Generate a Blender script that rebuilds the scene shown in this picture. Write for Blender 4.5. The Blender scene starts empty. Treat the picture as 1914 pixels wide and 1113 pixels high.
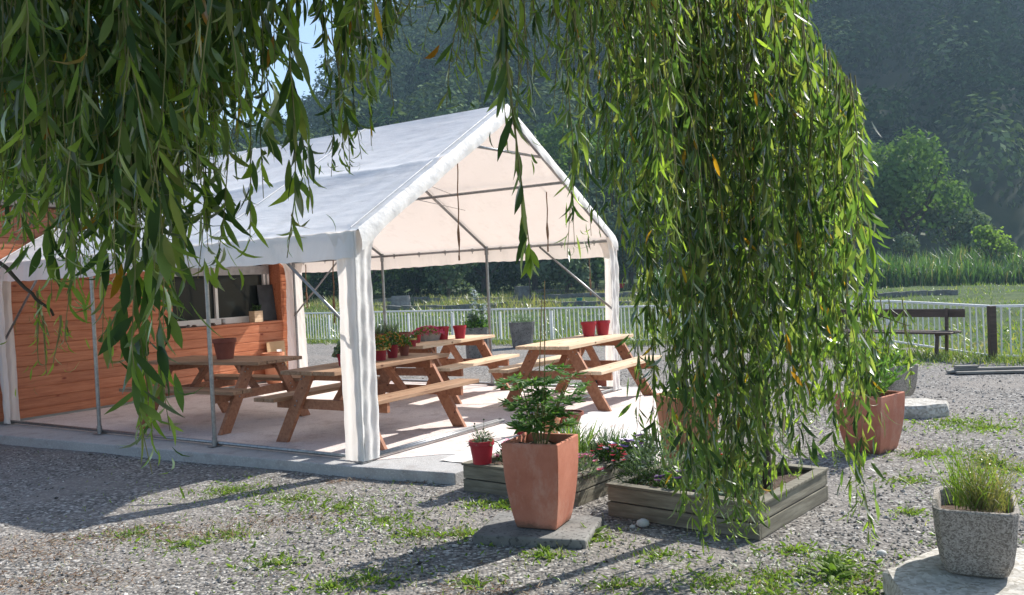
import bpy, math, random
import numpy as np
from math import radians as R, sin, cos, pi, tan, atan2, sqrt
from mathutils import Vector, Matrix
random.seed(7); rng = np.random.default_rng(7)
sc = bpy.context.scene
COL = sc.collection

# ------------------------------------------------------------------ camera
CAM_H, PITCH, ROLL, FPX = 1.5284, 0.0221, -0.0454, 1650.6
cd = bpy.data.cameras.new('camera'); cam = bpy.data.objects.new('camera', cd); COL.objects.link(cam)
cd.sensor_width = 36.0; cd.lens = FPX/1914*36; cd.clip_end = 3000; cd.clip_start = 0.05
cam.matrix_world = Matrix.Translation((0, 0, CAM_H)) @ Matrix.Rotation(pi/2-PITCH, 4, 'X') @ Matrix.Rotation(ROLL, 4, 'Z')
sc.camera = cam
# ------------------------------------------------------------------ light
SUN = Vector((.94, .69, 1.0)).normalized()
EL = math.asin(SUN.z); AZ = atan2(SUN.x, SUN.y)
w = bpy.data.worlds.new('World'); sc.world = w; w.use_nodes = True
nt = w.node_tree; bg = nt.nodes['Background']
sky = nt.nodes.new('ShaderNodeTexSky'); sky.sky_type = 'NISHITA'; sky.sun_disc = False
sky.sun_elevation = EL; sky.sun_rotation = AZ; sky.air_density = 1.0; sky.dust_density = 1.0
nt.links.new(sky.outputs[0], bg.inputs[0]); bg.inputs[1].default_value = 0.13
sd = bpy.data.lights.new('sun', 'SUN'); sd.energy = 5.0; sd.angle = R(0.53); sd.color = (1.0, .95, .88)
so = bpy.data.objects.new('sun', sd); COL.objects.link(so); so.rotation_euler = SUN.to_track_quat('Z', 'Y').to_euler()
sc.view_settings.view_transform = 'Standard'; sc.view_settings.look = 'None'
sc.view_settings.exposure = 0.80; sc.view_settings.gamma = 1.0
sc.render.engine = 'CYCLES'; sc.cycles.use_denoising = True
sc.cycles.max_bounces = 8; sc.cycles.transmission_bounces = 6; sc.cycles.volume_bounces = 0

# ------------------------------------------------------------------ pixel ray -> point on a level (photo pixels)
def ray(px, py):
    a, b = px-957, py-556.5
    x = a*cos(ROLL)+b*sin(ROLL); u = -(-a*sin(ROLL)+b*cos(ROLL))
    return np.array([x, FPX*cos(PITCH)+u*sin(PITCH), -FPX*sin(PITCH)+u*cos(PITCH)])
def at(px, py, z=-0.1):
    r = ray(px, py); return np.array([0, 0, CAM_H])+r*((z-CAM_H)/r[2])
def aty(px, py, Y):
    r = ray(px, py); return np.array([0, 0, CAM_H])+r*(Y/r[1])

# ------------------------------------------------------------------ mesh builder
class MB:
    def __init__(s): s.V = []; s.n = 0; s.L = []; s.T = []; s.M = []
    def add(s, V, F, m=0):
        V = np.asarray(V, float).reshape(-1, 3)
        if isinstance(F, np.ndarray):
            s.L.append((F+s.n).ravel()); s.T.append(np.full(len(F), F.shape[1])); s.M.append(np.full(len(F), m) if np.isscalar(m) else np.asarray(m))
        else:
            s.L.append(np.array([i+s.n for f in F for i in f])); s.T.append(np.array([len(f) for f in F])); s.M.append(np.full(len(F), m))
        s.V.append(V); s.n += len(V)
    def box(s, c, d, m=0, rz=0, R3=None):
        x, y, z = np.array(d)/2
        P = np.array([(-x,-y,-z),(x,-y,-z),(x,y,-z),(-x,y,-z),(-x,-y,z),(x,-y,z),(x,y,z),(-x,y,z)])
        if R3 is not None: P = P @ np.array(R3).T
        elif rz:
            c_, s_ = cos(rz), sin(rz); P = P @ np.array([[c_,-s_,0],[s_,c_,0],[0,0,1]]).T
        s.add(P+np.array(c), [(0,3,2,1),(4,5,6,7),(0,1,5,4),(1,2,6,5),(2,3,7,6),(3,0,4,7)], m)
    def beam(s, p, q, w, h, m=0, up=(0,0,1)):
        p = np.array(p, float); q = np.array(q, float); a = q-p; L = np.linalg.norm(a); a = a/L
        u = np.array(up, float); b = np.cross(u, a); b /= np.linalg.norm(b); c = np.cross(a, b)
        s.box((p+q)/2, (L, w, h), m, R3=np.stack([a, b, c], 1))
    def tube(s, pts, r, n=8, m=0, cap=True):
        pts = [np.array(p, float) for p in pts]; rr = [r]*len(pts) if np.isscalar(r) else r
        V = []; F = []
        prev = None
        for i, p in enumerate(pts):
            t = pts[min(i+1, len(pts)-1)]-pts[max(i-1, 0)]; t = t/(np.linalg.norm(t)+1e-9)
            if prev is None:
                ref = np.array([0,0,1.]) if abs(t[2]) < .9 else np.array([1.,0,0]); b = np.cross(t, ref)
            else: b = prev-t*(prev@t)
            b /= np.linalg.norm(b); prev = b; c = np.cross(t, b)
            for k in range(n):
                A = 2*pi*k/n; V.append(p+rr[i]*(b*cos(A)+c*sin(A)))
        for i in range(len(pts)-1):
            for k in range(n):
                a = i*n+k; b_ = i*n+(k+1) % n; F.append((a, b_, b_+n, a+n))
        if cap: F.append(tuple(range(n))[::-1]); F.append(tuple(range((len(pts)-1)*n, len(pts)*n)))
        s.add(V, F, m)
    def lathe(s, prof, c=(0,0,0), n=24, m=0, sx=1, sy=1, sq=0, rz=0):
        V = []; F = []
        for r, z in prof:
            for k in range(n):
                A = 2*pi*(k+.5)/n; x, y = cos(A), sin(A)
                if sq: # superellipse
                    e = 1.0/((abs(x)**sq+abs(y)**sq)**(1/sq)); x *= e; y *= e
                x *= sx*r; y *= sy*r; V.append((c[0]+x*cos(rz)-y*sin(rz), c[1]+x*sin(rz)+y*cos(rz), c[2]+z))
        for i in range(len(prof)-1):
            for k in range(n):
                a = i*n+k; b = i*n+(k+1) % n; F.append((a, b, b+n, a+n))
        F.append(tuple(range(n))[::-1]); F.append(tuple(range((len(prof)-1)*n, len(prof)*n)))
        s.add(V, F, m)
    def grid(s, fn, nu, nv, m=0):
        U, Vv = np.meshgrid(np.linspace(0, 1, nu), np.linspace(0, 1, nv), indexing='ij')
        P = fn(U, Vv); P = np.stack(P, -1).reshape(-1, 3)
        i = np.arange(nu-1)[:, None]*nv+np.arange(nv-1)[None]; i = i.ravel()
        s.add(P, np.stack([i, i+1, i+nv+1, i+nv], 1), m)
    def build(s, name, mats, parent=None, smooth=False, loc=None, bevel=0):
        if not isinstance(mats, (list, tuple)): mats = [mats]
        me = bpy.data.meshes.new(name); V = np.concatenate(s.V); L = np.concatenate(s.L).astype(np.int32); T = np.concatenate(s.T).astype(np.int32); M = np.concatenate(s.M).astype(np.int32)
        me.vertices.add(len(V)); me.vertices.foreach_set('co', V.astype(np.float32).ravel())
        me.loops.add(len(L)); me.loops.foreach_set('vertex_index', L)
        me.polygons.add(len(T)); me.polygons.foreach_set('loop_start', np.concatenate([[0], np.cumsum(T)[:-1]]).astype(np.int32)); me.polygons.foreach_set('loop_total', T)
        for mm in mats: me.materials.append(mm)
        me.polygons.foreach_set('material_index', M)
        me.polygons.foreach_set('use_smooth', np.full(len(T), bool(smooth)))
        me.update(calc_edges=True); me.validate()
        o = bpy.data.objects.new(name, me); COL.objects.link(o)
        if parent is not None: o.parent = parent
        if loc is not None: o.location = loc
        if bevel:
            b = o.modifiers.new('bevel', 'BEVEL'); b.width = bevel; b.segments = 2; b.limit_method = 'ANGLE'
        return o

def leaves(mb, P, D, S, Ln, Wd, curl, fold=.25, prof=(.12,.8,1,.72,.04), m=0):
    P = np.asarray(P); N = len(P); k = len(prof)
    D = D/np.linalg.norm(D, axis=1, keepdims=True); S = S-D*(S*D).sum(1, keepdims=True); S /= np.linalg.norm(S, axis=1, keepdims=True)+1e-9
    Nn = np.cross(D, S); Ln = np.broadcast_to(Ln, N); Wd = np.broadcast_to(Wd, N); curl = np.broadcast_to(curl, N)
    out = np.zeros((N, k, 3, 3))
    for j, wv in enumerate(prof):
        t = j/(k-1); c = P+Ln[:, None]*(D*(t-(curl[:, None]**2)*t**3/6)+Nn*curl[:, None]*t*t/2)
        wd = (Wd*wv/2)[:, None]
        out[:, j, 0] = c-S*wd+Nn*wd*fold*2; out[:, j, 1] = c; out[:, j, 2] = c+S*wd+Nn*wd*fold*2
    base = (np.arange(N)*k*3)[:, None]; F = []
    for j in range(k-1):
        for a in (0, 1): F.append([j*3+a, j*3+a+1, (j+1)*3+a+1, (j+1)*3+a])
    F = np.array(F)
    FF = (base[:, :, None]+F[None]).reshape(-1, 4)
    mm = m if np.isscalar(m) else np.repeat(np.asarray(m), len(F))
    mb.add(out.reshape(-1, 3), FF, mm)
def rdir(n):
    v = rng.normal(size=(n, 3)); return v/np.linalg.norm(v, axis=1, keepdims=True)
def blades(mb, P, h, wd, lean=.35, m=0, nst=3):
    n = len(P); D = rng.normal(0, lean, (n, 3)); D[:, 2] = 1
    leaves(mb, P, D, rdir(n), h, wd, rng.uniform(-1.1, 1.1, n), .1, (1, .75, .05) if nst == 3 else (.7, 1, .8, .05), m)
def cards(mb, P, Nrm, size, m=0):
    n = len(P); a = np.cross(Nrm, rdir(n)); a /= np.linalg.norm(a, axis=1, keepdims=True)+1e-9; b = np.cross(Nrm, a)
    s = np.broadcast_to(size, n)[:, None]/2
    V = np.stack([P-a*s, P-b*s*.55, P+a*s, P+b*s*.55], 1).reshape(-1, 3)
    mb.add(V, np.arange(n*4).reshape(-1, 4), m)

# ------------------------------------------------------------------ materials
def newmat(name):
    m = bpy.data.materials.new(name); m.use_nodes = True; t = m.node_tree; t.nodes.clear()
    o = t.nodes.new('ShaderNodeOutputMaterial'); return m, t, o
def N(t, typ, **kw):
    n = t.nodes.new('ShaderNode'+typ)
    for k, v in kw.items():
        if k.startswith('i_'): n.inputs[k[2:].replace('_', ' ')].default_value = v
        else: setattr(n, k, v)
    return n
def ramp(t, fac, stops):
    r = t.nodes.new('ShaderNodeValToRGB'); e = r.color_ramp.elements
    while len(e) < len(stops): e.new(.5)
    for i, (p, c) in enumerate(stops): e[i].position = p; e[i].color = (*c, 1)
    t.links.new(fac, r.inputs[0]); return r.outputs[0]
def mix(t, a, b, fac, mode='MIX'):
    m = t.nodes.new('ShaderNodeMix'); m.data_type = 'RGBA'; m.blend_type = mode
    for s, v in ((m.inputs[6], a), (m.inputs[7], b), (m.inputs[0], fac)):
        if hasattr(v, 'links'): t.links.new(v, s)
        else: s.default_value = (*v, 1) if isinstance(v, tuple) else v
    return m.outputs[2]
def coords(t, stretch=(1,1,1), kind='Object'):
    tc = N(t, 'TexCoord'); mp = N(t, 'Mapping'); mp.inputs['Scale'].default_value = stretch
    t.links.new(tc.outputs[kind], mp.inputs[0]); return mp.outputs[0]
def noise(t, vec, scale, detail=4, rough=.6):
    n = N(t, 'TexNoise'); n.inputs['Scale'].default_value = scale; n.inputs['Detail'].default_value = detail; n.inputs['Roughness'].default_value = rough
    t.links.new(vec, n.inputs['Vector']); return n.outputs['Fac']
def bump(t, h, strength, dist, normal=None):
    b = N(t, 'Bump'); b.inputs['Strength'].default_value = strength; b.inputs['Distance'].default_value = dist
    t.links.new(h, b.inputs['Height'])
    if normal is not None: t.links.new(normal, b.inputs['Normal'])
    return b.outputs[0]
def island(t, col, amt):
    g = N(t, 'NewGeometry'); mr = N(t, 'MapRange'); mr.inputs[3].default_value = 1-amt; mr.inputs[4].default_value = 1+amt
    t.links.new(g.outputs['Random Per Island'], mr.inputs[0]); h = N(t, 'HueSaturation')
    t.links.new(mr.outputs[0], h.inputs['Value']); t.links.new(col, h.inputs['Color']); return h.outputs[0]
def pm(name, c1, c2, scale=8, rough=.7, bmp=.2, bd=.004, stretch=(1,1,1), isl=0, spec=.3, metal=0, fine=None):
    m, t, o = newmat(name); v = coords(t, stretch); f = noise(t, v, scale)
    col = ramp(t, f, [(.32, c1), (.68, c2)])
    if fine:
        f2 = noise(t, v, fine[0], 2, .5); col = mix(t, col, fine[1], ramp(t, f2, [(.55, (0,0,0)), (.66, (1,1,1))]))
    if isl: col = island(t, col, isl)
    p = N(t, 'BsdfPrincipled'); p.inputs['Roughness'].default_value = rough; p.inputs['Metallic'].default_value = metal
    p.inputs['Specular IOR Level'].default_value = spec
    t.links.new(col, p.inputs['Base Color']); t.links.new(bump(t, f, bmp, bd), p.inputs['Normal']); t.links.new(p.outputs[0], o.inputs[0])
    return m
def wood(name, dark, mid, light, knots=(.10,.03,.015), rough=.65, isl=.12, axis=0, kn=3.0, grey=None, ks=(1,1)):
    m, t, o = newmat(name); st = [14, 14, 14]; st[axis] = 1.2
    v = coords(t, tuple(st)); g = noise(t, v, 2.2, 5, .65)
    # offset per plank so that grain does not run across planks
    col = ramp(t, g, [(.28, dark), (.5, mid), (.75, light)])
    ks3 = [2.6, 2.6, 2.6]; ks3[axis] = 1.3
    vk = coords(t, tuple(ks3)); vo = N(t, 'TexVoronoi'); vo.inputs['Scale'].default_value = kn; t.links.new(vk, vo.inputs['Vector'])
    kf = ramp(t, vo.outputs['Distance'], [(.05, (1,1,1)), (.13, (.0,.0,.0))]); col = mix(t, col, knots, kf)
    if grey: col = mix(t, col, grey, ramp(t, noise(t, coords(t, (1,1,1)), 3.0, 4), [(.35, (0,0,0)), (.7, (.8,.8,.8))]))
    col = island(t, col, isl)
    p = N(t, 'BsdfPrincipled'); p.inputs['Roughness'].default_value = rough; p.inputs['Specular IOR Level'].default_value = .3
    t.links.new(col, p.inputs['Base Color']); t.links.new(bump(t, g, .35, .003), p.inputs['Normal']); t.links.new(p.outputs[0], o.inputs[0]); return m
def leafmat(name, stops, trans=.45, rough=.5, tcol=1.6, gloss=.045, var=.25):
    m, t, o = newmat(name); g = N(t, 'NewGeometry'); col = ramp(t, g.outputs['Random Per Island'], stops)
    nz = noise(t, coords(t), 3.0, 2); mr = N(t, 'MapRange'); mr.inputs[3].default_value = 1-var; mr.inputs[4].default_value = 1+var
    t.links.new(nz, mr.inputs[0]); h = N(t, 'HueSaturation'); t.links.new(mr.outputs[0], h.inputs['Value']); t.links.new(col, h.inputs['Color']); col = h.outputs[0]
    d = N(t, 'BsdfDiffuse'); tr = N(t, 'BsdfTranslucent'); gl = N(t, 'BsdfGlossy'); gl.inputs['Roughness'].default_value = rough
    t.links.new(col, d.inputs[0]); tc = mix(t, col, (tcol*1.0, tcol*1.1, tcol*.42), 1.0, 'MULTIPLY'); t.links.new(tc, tr.inputs[0])
    m1 = N(t, 'MixShader'); m1.inputs[0].default_value = trans; t.links.new(d.outputs[0], m1.inputs[1]); t.links.new(tr.outputs[0], m1.inputs[2])
    fr = N(t, 'Fresnel'); fr.inputs[0].default_value = 1.4; mu = N(t, 'Math', operation='MULTIPLY'); mu.inputs[1].default_value = gloss*6; t.links.new(fr.outputs[0], mu.inputs[0])
    m2 = N(t, 'MixShader'); t.links.new(mu.outputs[0], m2.inputs[0]); t.links.new(m1.outputs[0], m2.inputs[1]); t.links.new(gl.outputs[0], m2.inputs[2]); t.links.new(m2.outputs[0], o.inputs[0]); return m

M = {}
M['willow'] = leafmat('willow_leaf', [(0, (.028,.055,.024)), (.45, (.066,.112,.042)), (.8, (.125,.175,.060)), (1, (.17,.18,.072))], .5, .5, 2.3, .03)
M['willow_young'] = leafmat('willow_young_leaf', [(0, (.13,.21,.04)), (1, (.25,.33,.07))], .5, .45, 1.9, .05)
M['willow_yellow'] = leafmat('willow_yellow_leaf', [(0, (.45,.30,.03)), (1, (.30,.13,.02))], .5, .4, 1.5, .06)
M['leaf_mid'] = leafmat('leaf_mid', [(0, (.045,.10,.025)), (1, (.10,.19,.05))], .4, .4, 1.8)
M['leaf_peony'] = leafmat('leaf_peony', [(0, (.06,.14,.035)), (1, (.12,.22,.06))], .42, .45, 1.9, .05)
M['leaf_grey'] = leafmat('leaf_grey', [(0, (.10,.16,.11)), (1, (.20,.27,.19))], .3, .5, 1.3)
M['leaf_light'] = leafmat('leaf_light', [(0, (.10,.17,.035)), (1, (.19,.27,.06))], .42, .6, 1.7, .03)
M['grass'] = leafmat('grass_blade', [(0, (.10,.16,.035)), (.6, (.19,.26,.065)), (1, (.36,.33,.15))], .35, .5, 1.6, .05)
M['grass_dry'] = leafmat('dry_grass', [(0, (.18,.20,.07)), (.5, (.30,.27,.13)), (1, (.40,.34,.20))], .35, .5, 1.4, .04)
M['reed'] = leafmat('reed_leaf', [(0, (.045,.10,.035)), (1, (.11,.19,.06))], .35, .5, 1.6, .05)
M['litter'] = leafmat('leaf_litter', [(0, (.15,.085,.055)), (.5, (.25,.17,.12)), (1, (.32,.27,.20))], .1, .9, 1, .0)
M['tree'] = leafmat('tree_leaf', [(0, (.055,.11,.032)), (1, (.13,.21,.07))], .3, .6, 1.6, .015)
M['tree_silver'] = leafmat('tree_silver_leaf', [(0, (.08,.13,.075)), (1, (.17,.22,.14))], .25, .6, 1.2, .015)
M['tree_dark'] = leafmat('tree_dark_leaf', [(0, (.018,.040,.014)), (1, (.045,.085,.028))], .25, .6, 1.4, .01)
M['forest'] = leafmat('forest_leaf', [(0, (.014,.036,.014)), (.7, (.028,.062,.024)), (1, (.055,.095,.038))], .08, .7, 1.2, .0, .3)
M['bark'] = pm('bark', (.045,.035,.025), (.11,.09,.065), 9, .9, .8, .02, (1,1,.25))
M['twig'] = pm('twig', (.12,.13,.04), (.22,.2,.08), 20, .7, .1)
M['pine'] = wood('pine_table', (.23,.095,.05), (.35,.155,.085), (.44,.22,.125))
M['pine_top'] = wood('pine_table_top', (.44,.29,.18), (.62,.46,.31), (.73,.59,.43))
M['clad'] = wood('hut_cladding', (.30,.095,.045), (.42,.15,.072), (.52,.22,.12), knots=(.20,.035,.015), rough=.45, isl=.10, kn=2.3)
M['weath'] = wood('weathered_planks', (.10,.09,.068), (.18,.165,.125), (.32,.30,.235), knots=(.1,.08,.05), rough=.85, isl=.15)
M['brownwood'] = wood('dark_brown_wood', (.05,.032,.024), (.09,.062,.048), (.14,.10,.078), rough=.6)
M['greywood'] = wood('grey_old_wood', (.14,.13,.115), (.22,.21,.19), (.32,.31,.28), rough=.9)
M['steel'] = pm('galvanised_steel', (.24,.25,.26), (.36,.37,.38), 30, .38, .05, .001, metal=.85, spec=.5)
M['terra'] = pm('terracotta_plastic', (.42,.15,.095), (.55,.23,.15), 4, .8, .25, .003, fine=(3.5, (.50,.27,.19)))
def terra_pot():
    m, t, o = newmat('terracotta_planter'); v = coords(t); col = ramp(t, noise(t, v, 4, 5, .65), [(.3, (.40,.14,.088)), (.7, (.54,.225,.15))])
    col = mix(t, col, (.62,.44,.35), ramp(t, noise(t, coords(t, (1, 1, .5)), 7, 6, .75), [(.50, (0,0,0)), (.68, (.32,.32,.32))]))
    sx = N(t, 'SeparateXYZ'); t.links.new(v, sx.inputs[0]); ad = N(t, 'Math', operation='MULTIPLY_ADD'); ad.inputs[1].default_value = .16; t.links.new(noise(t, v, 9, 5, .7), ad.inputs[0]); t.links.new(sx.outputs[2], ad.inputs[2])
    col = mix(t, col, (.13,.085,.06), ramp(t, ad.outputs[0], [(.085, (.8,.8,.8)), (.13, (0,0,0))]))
    p = N(t, 'BsdfPrincipled'); p.inputs['Roughness'].default_value = .8; p.inputs['Specular IOR Level'].default_value = .25
    t.links.new(col, p.inputs['Base Color']); t.links.new(bump(t, noise(t, v, 30, 4), .25, .003), p.inputs['Normal']); t.links.new(p.outputs[0], o.inputs[0]); return m
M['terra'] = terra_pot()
M['terra_clay'] = pm('terracotta_clay', (.38,.15,.08), (.50,.23,.13), 6, .85, .15)
M['terra_dark'] = pm('dark_terracotta', (.16,.045,.03), (.23,.075,.05), 6, .7, .15)
M['red'] = pm('red_pot', (.30,.012,.026), (.38,.018,.036), 5, .45, .05, spec=.4)
M['darkred'] = pm('dark_red_pot', (.22,.012,.02), (.30,.02,.03), 5, .5, .05)
M['yellowrim'] = pm('yellow_rim', (.55,.48,.15), (.62,.55,.2), 5, .6, .05)
M['teal'] = pm('teal_pot', (.02,.16,.16), (.03,.22,.22), 5, .4, .05)
M['soil'] = pm('soil', (.045,.028,.018), (.12,.08,.055), 30, .95, 1, .02)
M['white_metal'] = pm('white_painted_metal', (.70,.71,.70), (.80,.81,.80), 6, .5, .05, spec=.4)
M['pvc'] = pm('white_window_frame', (.62,.62,.61), (.72,.72,.71), 4, .4, .03)
M['blackboard'] = pm('slate_board', (.02,.022,.025), (.04,.042,.046), 6, .6, .05)
M['cardboard'] = pm('cardboard', (.40,.26,.14), (.48,.33,.19), 4, .85, .05)
M['paper'] = pm('paper_label', (.7,.7,.68), (.78,.78,.76), 4, .8, .02)
M['rope'] = pm('brown_rope', (.14,.08,.05), (.28,.18,.11), 60, .9, .5, .003)
M['bamboo'] = pm('bamboo_cane', (.30,.17,.08), (.42,.27,.13), 20, .6, .1, .002)
M['zinc'] = pm('zinc', (.30,.31,.32), (.42,.43,.44), 10, .5, .1, metal=.6)
M['pink'] = leafmat('pink_petal', [(0, (.62,.05,.20)), (1, (.75,.18,.38))], .3, .6, 1, .03)
M['purple'] = leafmat('purple_petal', [(0, (.10,.05,.30)), (1, (.25,.15,.50))], .3, .6, 1, .03)
M['redpetal'] = leafmat('red_petal', [(0, (.55,.02,.02)), (1, (.62,.06,.03))], .3, .6, 1, .03)
M['orangepetal'] = leafmat('orange_petal', [(0, (.55,.22,.05)), (1, (.60,.36,.10))], .3, .6, 1, .03)
M['bluepetal'] = leafmat('pale_blue_petal', [(0, (.40,.45,.62)), (1, (.60,.64,.75))], .3, .6, 1, .03)
M['white_bits'] = pm('white_stone', (.42,.42,.41), (.60,.60,.58), 10, .8, .3)
M['concrete'] = pm('concrete', (.25,.25,.24), (.38,.375,.36), 5, .9, .5, .006, fine=(60, (.22,.22,.21)))
M['old_concrete'] = pm('old_grey_concrete', (.13,.125,.115), (.25,.245,.23), 4, .95, .6, .01, fine=(40, (.08,.08,.075)))
M['interior'] = pm('hut_interior', (.03,.03,.03), (.05,.05,.05), 4, .9, .1)
M['rooftile'] = pm('roof_felt', (.10,.09,.08), (.16,.14,.12), 8, .9, .3)

def granite(name, a, b, c, sc_=160, bstr=.5):
    m, t, o = newmat(name); v = coords(t); vo = N(t, 'TexVoronoi'); vo.inputs['Scale'].default_value = sc_; t.links.new(v, vo.inputs['Vector'])
    sp = N(t, 'SeparateColor'); t.links.new(vo.outputs['Color'], sp.inputs[0])
    col = ramp(t, sp.outputs[0], [(.15, a), (.5, b), (.9, c)]); n = noise(t, v, 5); col = mix(t, col, (.55,.5,.42), ramp(t, n, [(.3, (.0,.0,.0)), (.8, (.35,.35,.35))]), 'MULTIPLY')
    p = N(t, 'BsdfPrincipled'); p.inputs['Roughness'].default_value = .9; t.links.new(col, p.inputs['Base Color'])
    n2 = noise(t, v, 45); t.links.new(bump(t, n2, bstr, .006), p.inputs['Normal']); t.links.new(p.outputs[0], o.inputs[0]); return m
M['granite'] = granite('speckled_stone', (.16,.14,.12), (.29,.26,.23), (.40,.37,.33))
M['lightstone'] = granite('pale_stone', (.33,.31,.27), (.46,.44,.40), (.56,.54,.50), 50)

# fabric of the tent
def fabric(name, trans, tcol, bscale=5):
    m, t, o = newmat(name); v = coords(t, (1, 1, 1)); n = noise(t, v, bscale, 5, .6); vw = coords(t, (1, .25, 1)); n2 = noise(t, vw, 9, 3, .5)
    n3 = noise(t, v, 1.3, 3)
    col = ramp(t, n3, [(.3, (.86,.865,.85)), (.7, (.91,.915,.90))]); col = mix(t, col, (.62,.62,.58), ramp(t, noise(t, coords(t, (1, 1, .35)), 3.5, 6, .75), [(.52, (0,0,0)), (.72, (.55,.55,.55))]))
    nb = bump(t, n2, .45, .02, bump(t, n, .5, .012))
    d = N(t, 'BsdfPrincipled'); d.inputs['Roughness'].default_value = .42; d.inputs['Specular IOR Level'].default_value = .35; t.links.new(col, d.inputs['Base Color'])
    tr = N(t, 'BsdfTranslucent'); tr.inputs[0].default_value = (*tcol, 1); t.links.new(nb, d.inputs['Normal'])
    mx = N(t, 'MixShader'); mx.inputs[0].default_value = trans; t.links.new(d.outputs[0], mx.inputs[1]); t.links.new(tr.outputs[0], mx.inputs[2]); t.links.new(mx.outputs[0], o.inputs[0]); return m
M['fabric'] = fabric('tent_fabric', .26, (.86,.74,.66))
M['skirt'] = fabric('tent_skirt_fabric', .40, (.88,.82,.76), 9)

# glass
m, t, o = newmat('window_glass'); p = N(t, 'BsdfPrincipled'); p.inputs['Base Color'].default_value = (.02,.025,.025,1); p.inputs['Roughness'].default_value = .06; p.inputs['Specular IOR Level'].default_value = .12
t.links.new(p.outputs[0], o.inputs[0]); M['glass'] = m

# ground: gravel + dirt + grass by mask
m, t, o = newmat('ground_gravel_and_grass'); v = coords(t)
vo = N(t, 'TexVoronoi'); vo.inputs['Scale'].default_value = 42; t.links.new(v, vo.inputs['Vector'])
sp = N(t, 'SeparateColor'); t.links.new(vo.outputs['Color'], sp.inputs[0])
st = ramp(t, sp.outputs[0], [(.0, (.12,.112,.102)), (.5, (.235,.220,.203)), (.85, (.37,.35,.32)), (1, (.58,.56,.52))])
st = mix(t, st, (.05,.048,.047), ramp(t, vo.outputs['Distance'], [(.45, (0,0,0)), (.9, (.8,.8,.8))]))
n1 = noise(t, v, 1.1, 5, .65); dirt = mix(t, st, (.27,.245,.22), ramp(t, n1, [(.44, (0,0,0)), (.64, (.75,.75,.75))]))
n4 = noise(t, v, 120, 3, .7); dirt = mix(t, dirt, (.62,.62,.62), ramp(t, n4, [(.42, (.55,.55,.55)), (.6, (0,0,0))]), 'MULTIPLY')
n2 = noise(t, v, .35, 6, .7); n3 = noise(t, v, 5, 4, .7)
gr = ramp(t, n2, [(.3, (.035,.06,.018)), (.5, (.06,.10,.028)), (.7, (.12,.15,.05))]); gr = mix(t, gr, (.4,.45,.4), ramp(t, n3, [(.35, (1,1,1)), (.6, (0,0,0))]), 'MULTIPLY')
at_ = N(t, 'Attribute'); at_.attribute_name = 'mask'; sm = N(t, 'SeparateColor'); t.links.new(at_.outputs['Color'], sm.inputs[0])
col = mix(t, dirt, gr, sm.outputs[0])
p = N(t, 'BsdfPrincipled'); p.inputs['Roughness'].default_value = .95; p.inputs['Specular IOR Level'].default_value = .15
t.links.new(col, p.inputs['Base Color']); b1 = bump(t, vo.outputs['Distance'], .8, -.012); b2 = bump(t, n3, .6, .05, b1); t.links.new(b2, p.inputs['Normal']); t.links.new(p.outputs[0], o.inputs[0]); M['ground'] = m
M['pebble'] = pm('pebble', (.17,.16,.148), (.36,.34,.315), 3, .85, .2, isl=.85)
M['hill'] = pm('hill_soil', (.03,.045,.02), (.06,.075,.035), .2, .95, .1)
# terrace concrete
def terr(name, a, b, spk):
    m, t, o = newmat(name); v = coords(t); n = noise(t, v, 1.2, 5, .6); c = ramp(t, n, [(.3, a), (.7, b)])
    vo = N(t, 'TexVoronoi'); vo.inputs['Scale'].default_value = 90; t.links.new(v, vo.inputs['Vector']); s2 = N(t, 'SeparateColor'); t.links.new(vo.outputs['Color'], s2.inputs[0])
    c = mix(t, c, spk, ramp(t, s2.outputs[0], [(.78, (0,0,0)), (.95, (.55,.55,.55))]))
    n5 = noise(t, v, 4, 6, .7); c = mix(t, c, (.72,.68,.66), ramp(t, n5, [(.30, (1,1,1)), (.5, (0,0,0))]), 'MULTIPLY')
    p = N(t, 'BsdfPrincipled'); p.inputs['Roughness'].default_value = .9; t.links.new(c, p.inputs['Base Color']); t.links.new(bump(t, vo.outputs['Distance'], .5, .006), p.inputs['Normal']); t.links.new(p.outputs[0], o.inputs[0]); return m
M['terrace'] = terr('pink_stone_terrace', (.60,.52,.49), (.72,.65,.61), (.42,.33,.31))
M['curb'] = terr('grey_concrete', (.34,.335,.33), (.42,.415,.405), (.52,.51,.50))
M['whitegravel'] = terr('white_crushed_stone', (.66,.63,.60), (.76,.73,.70), (.36,.34,.33))

# ------------------------------------------------------------------ object helpers
def tag(o, label, cat, group=None, kind=None):
    if label: o['label'] = label
    if cat: o['category'] = cat
    if group: o['group'] = group
    if kind: o['kind'] = kind
    return o
def struct(o, kind='structure', label=None):
    o['kind'] = kind
    if label: o['label'] = label
    return o
def thing(name, loc, rz, label, cat, group=None):
    o = bpy.data.objects.new(name, None); COL.objects.link(o); o.location = loc; o.rotation_euler = (0, 0, rz); o.empty_display_size = .1
    return tag(o, label, cat, group)
def copy_tree(src, parent=None):
    c = src.copy(); COL.objects.link(c); c.parent = parent
    for ch in src.children: copy_tree(ch, c)
    return c

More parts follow.
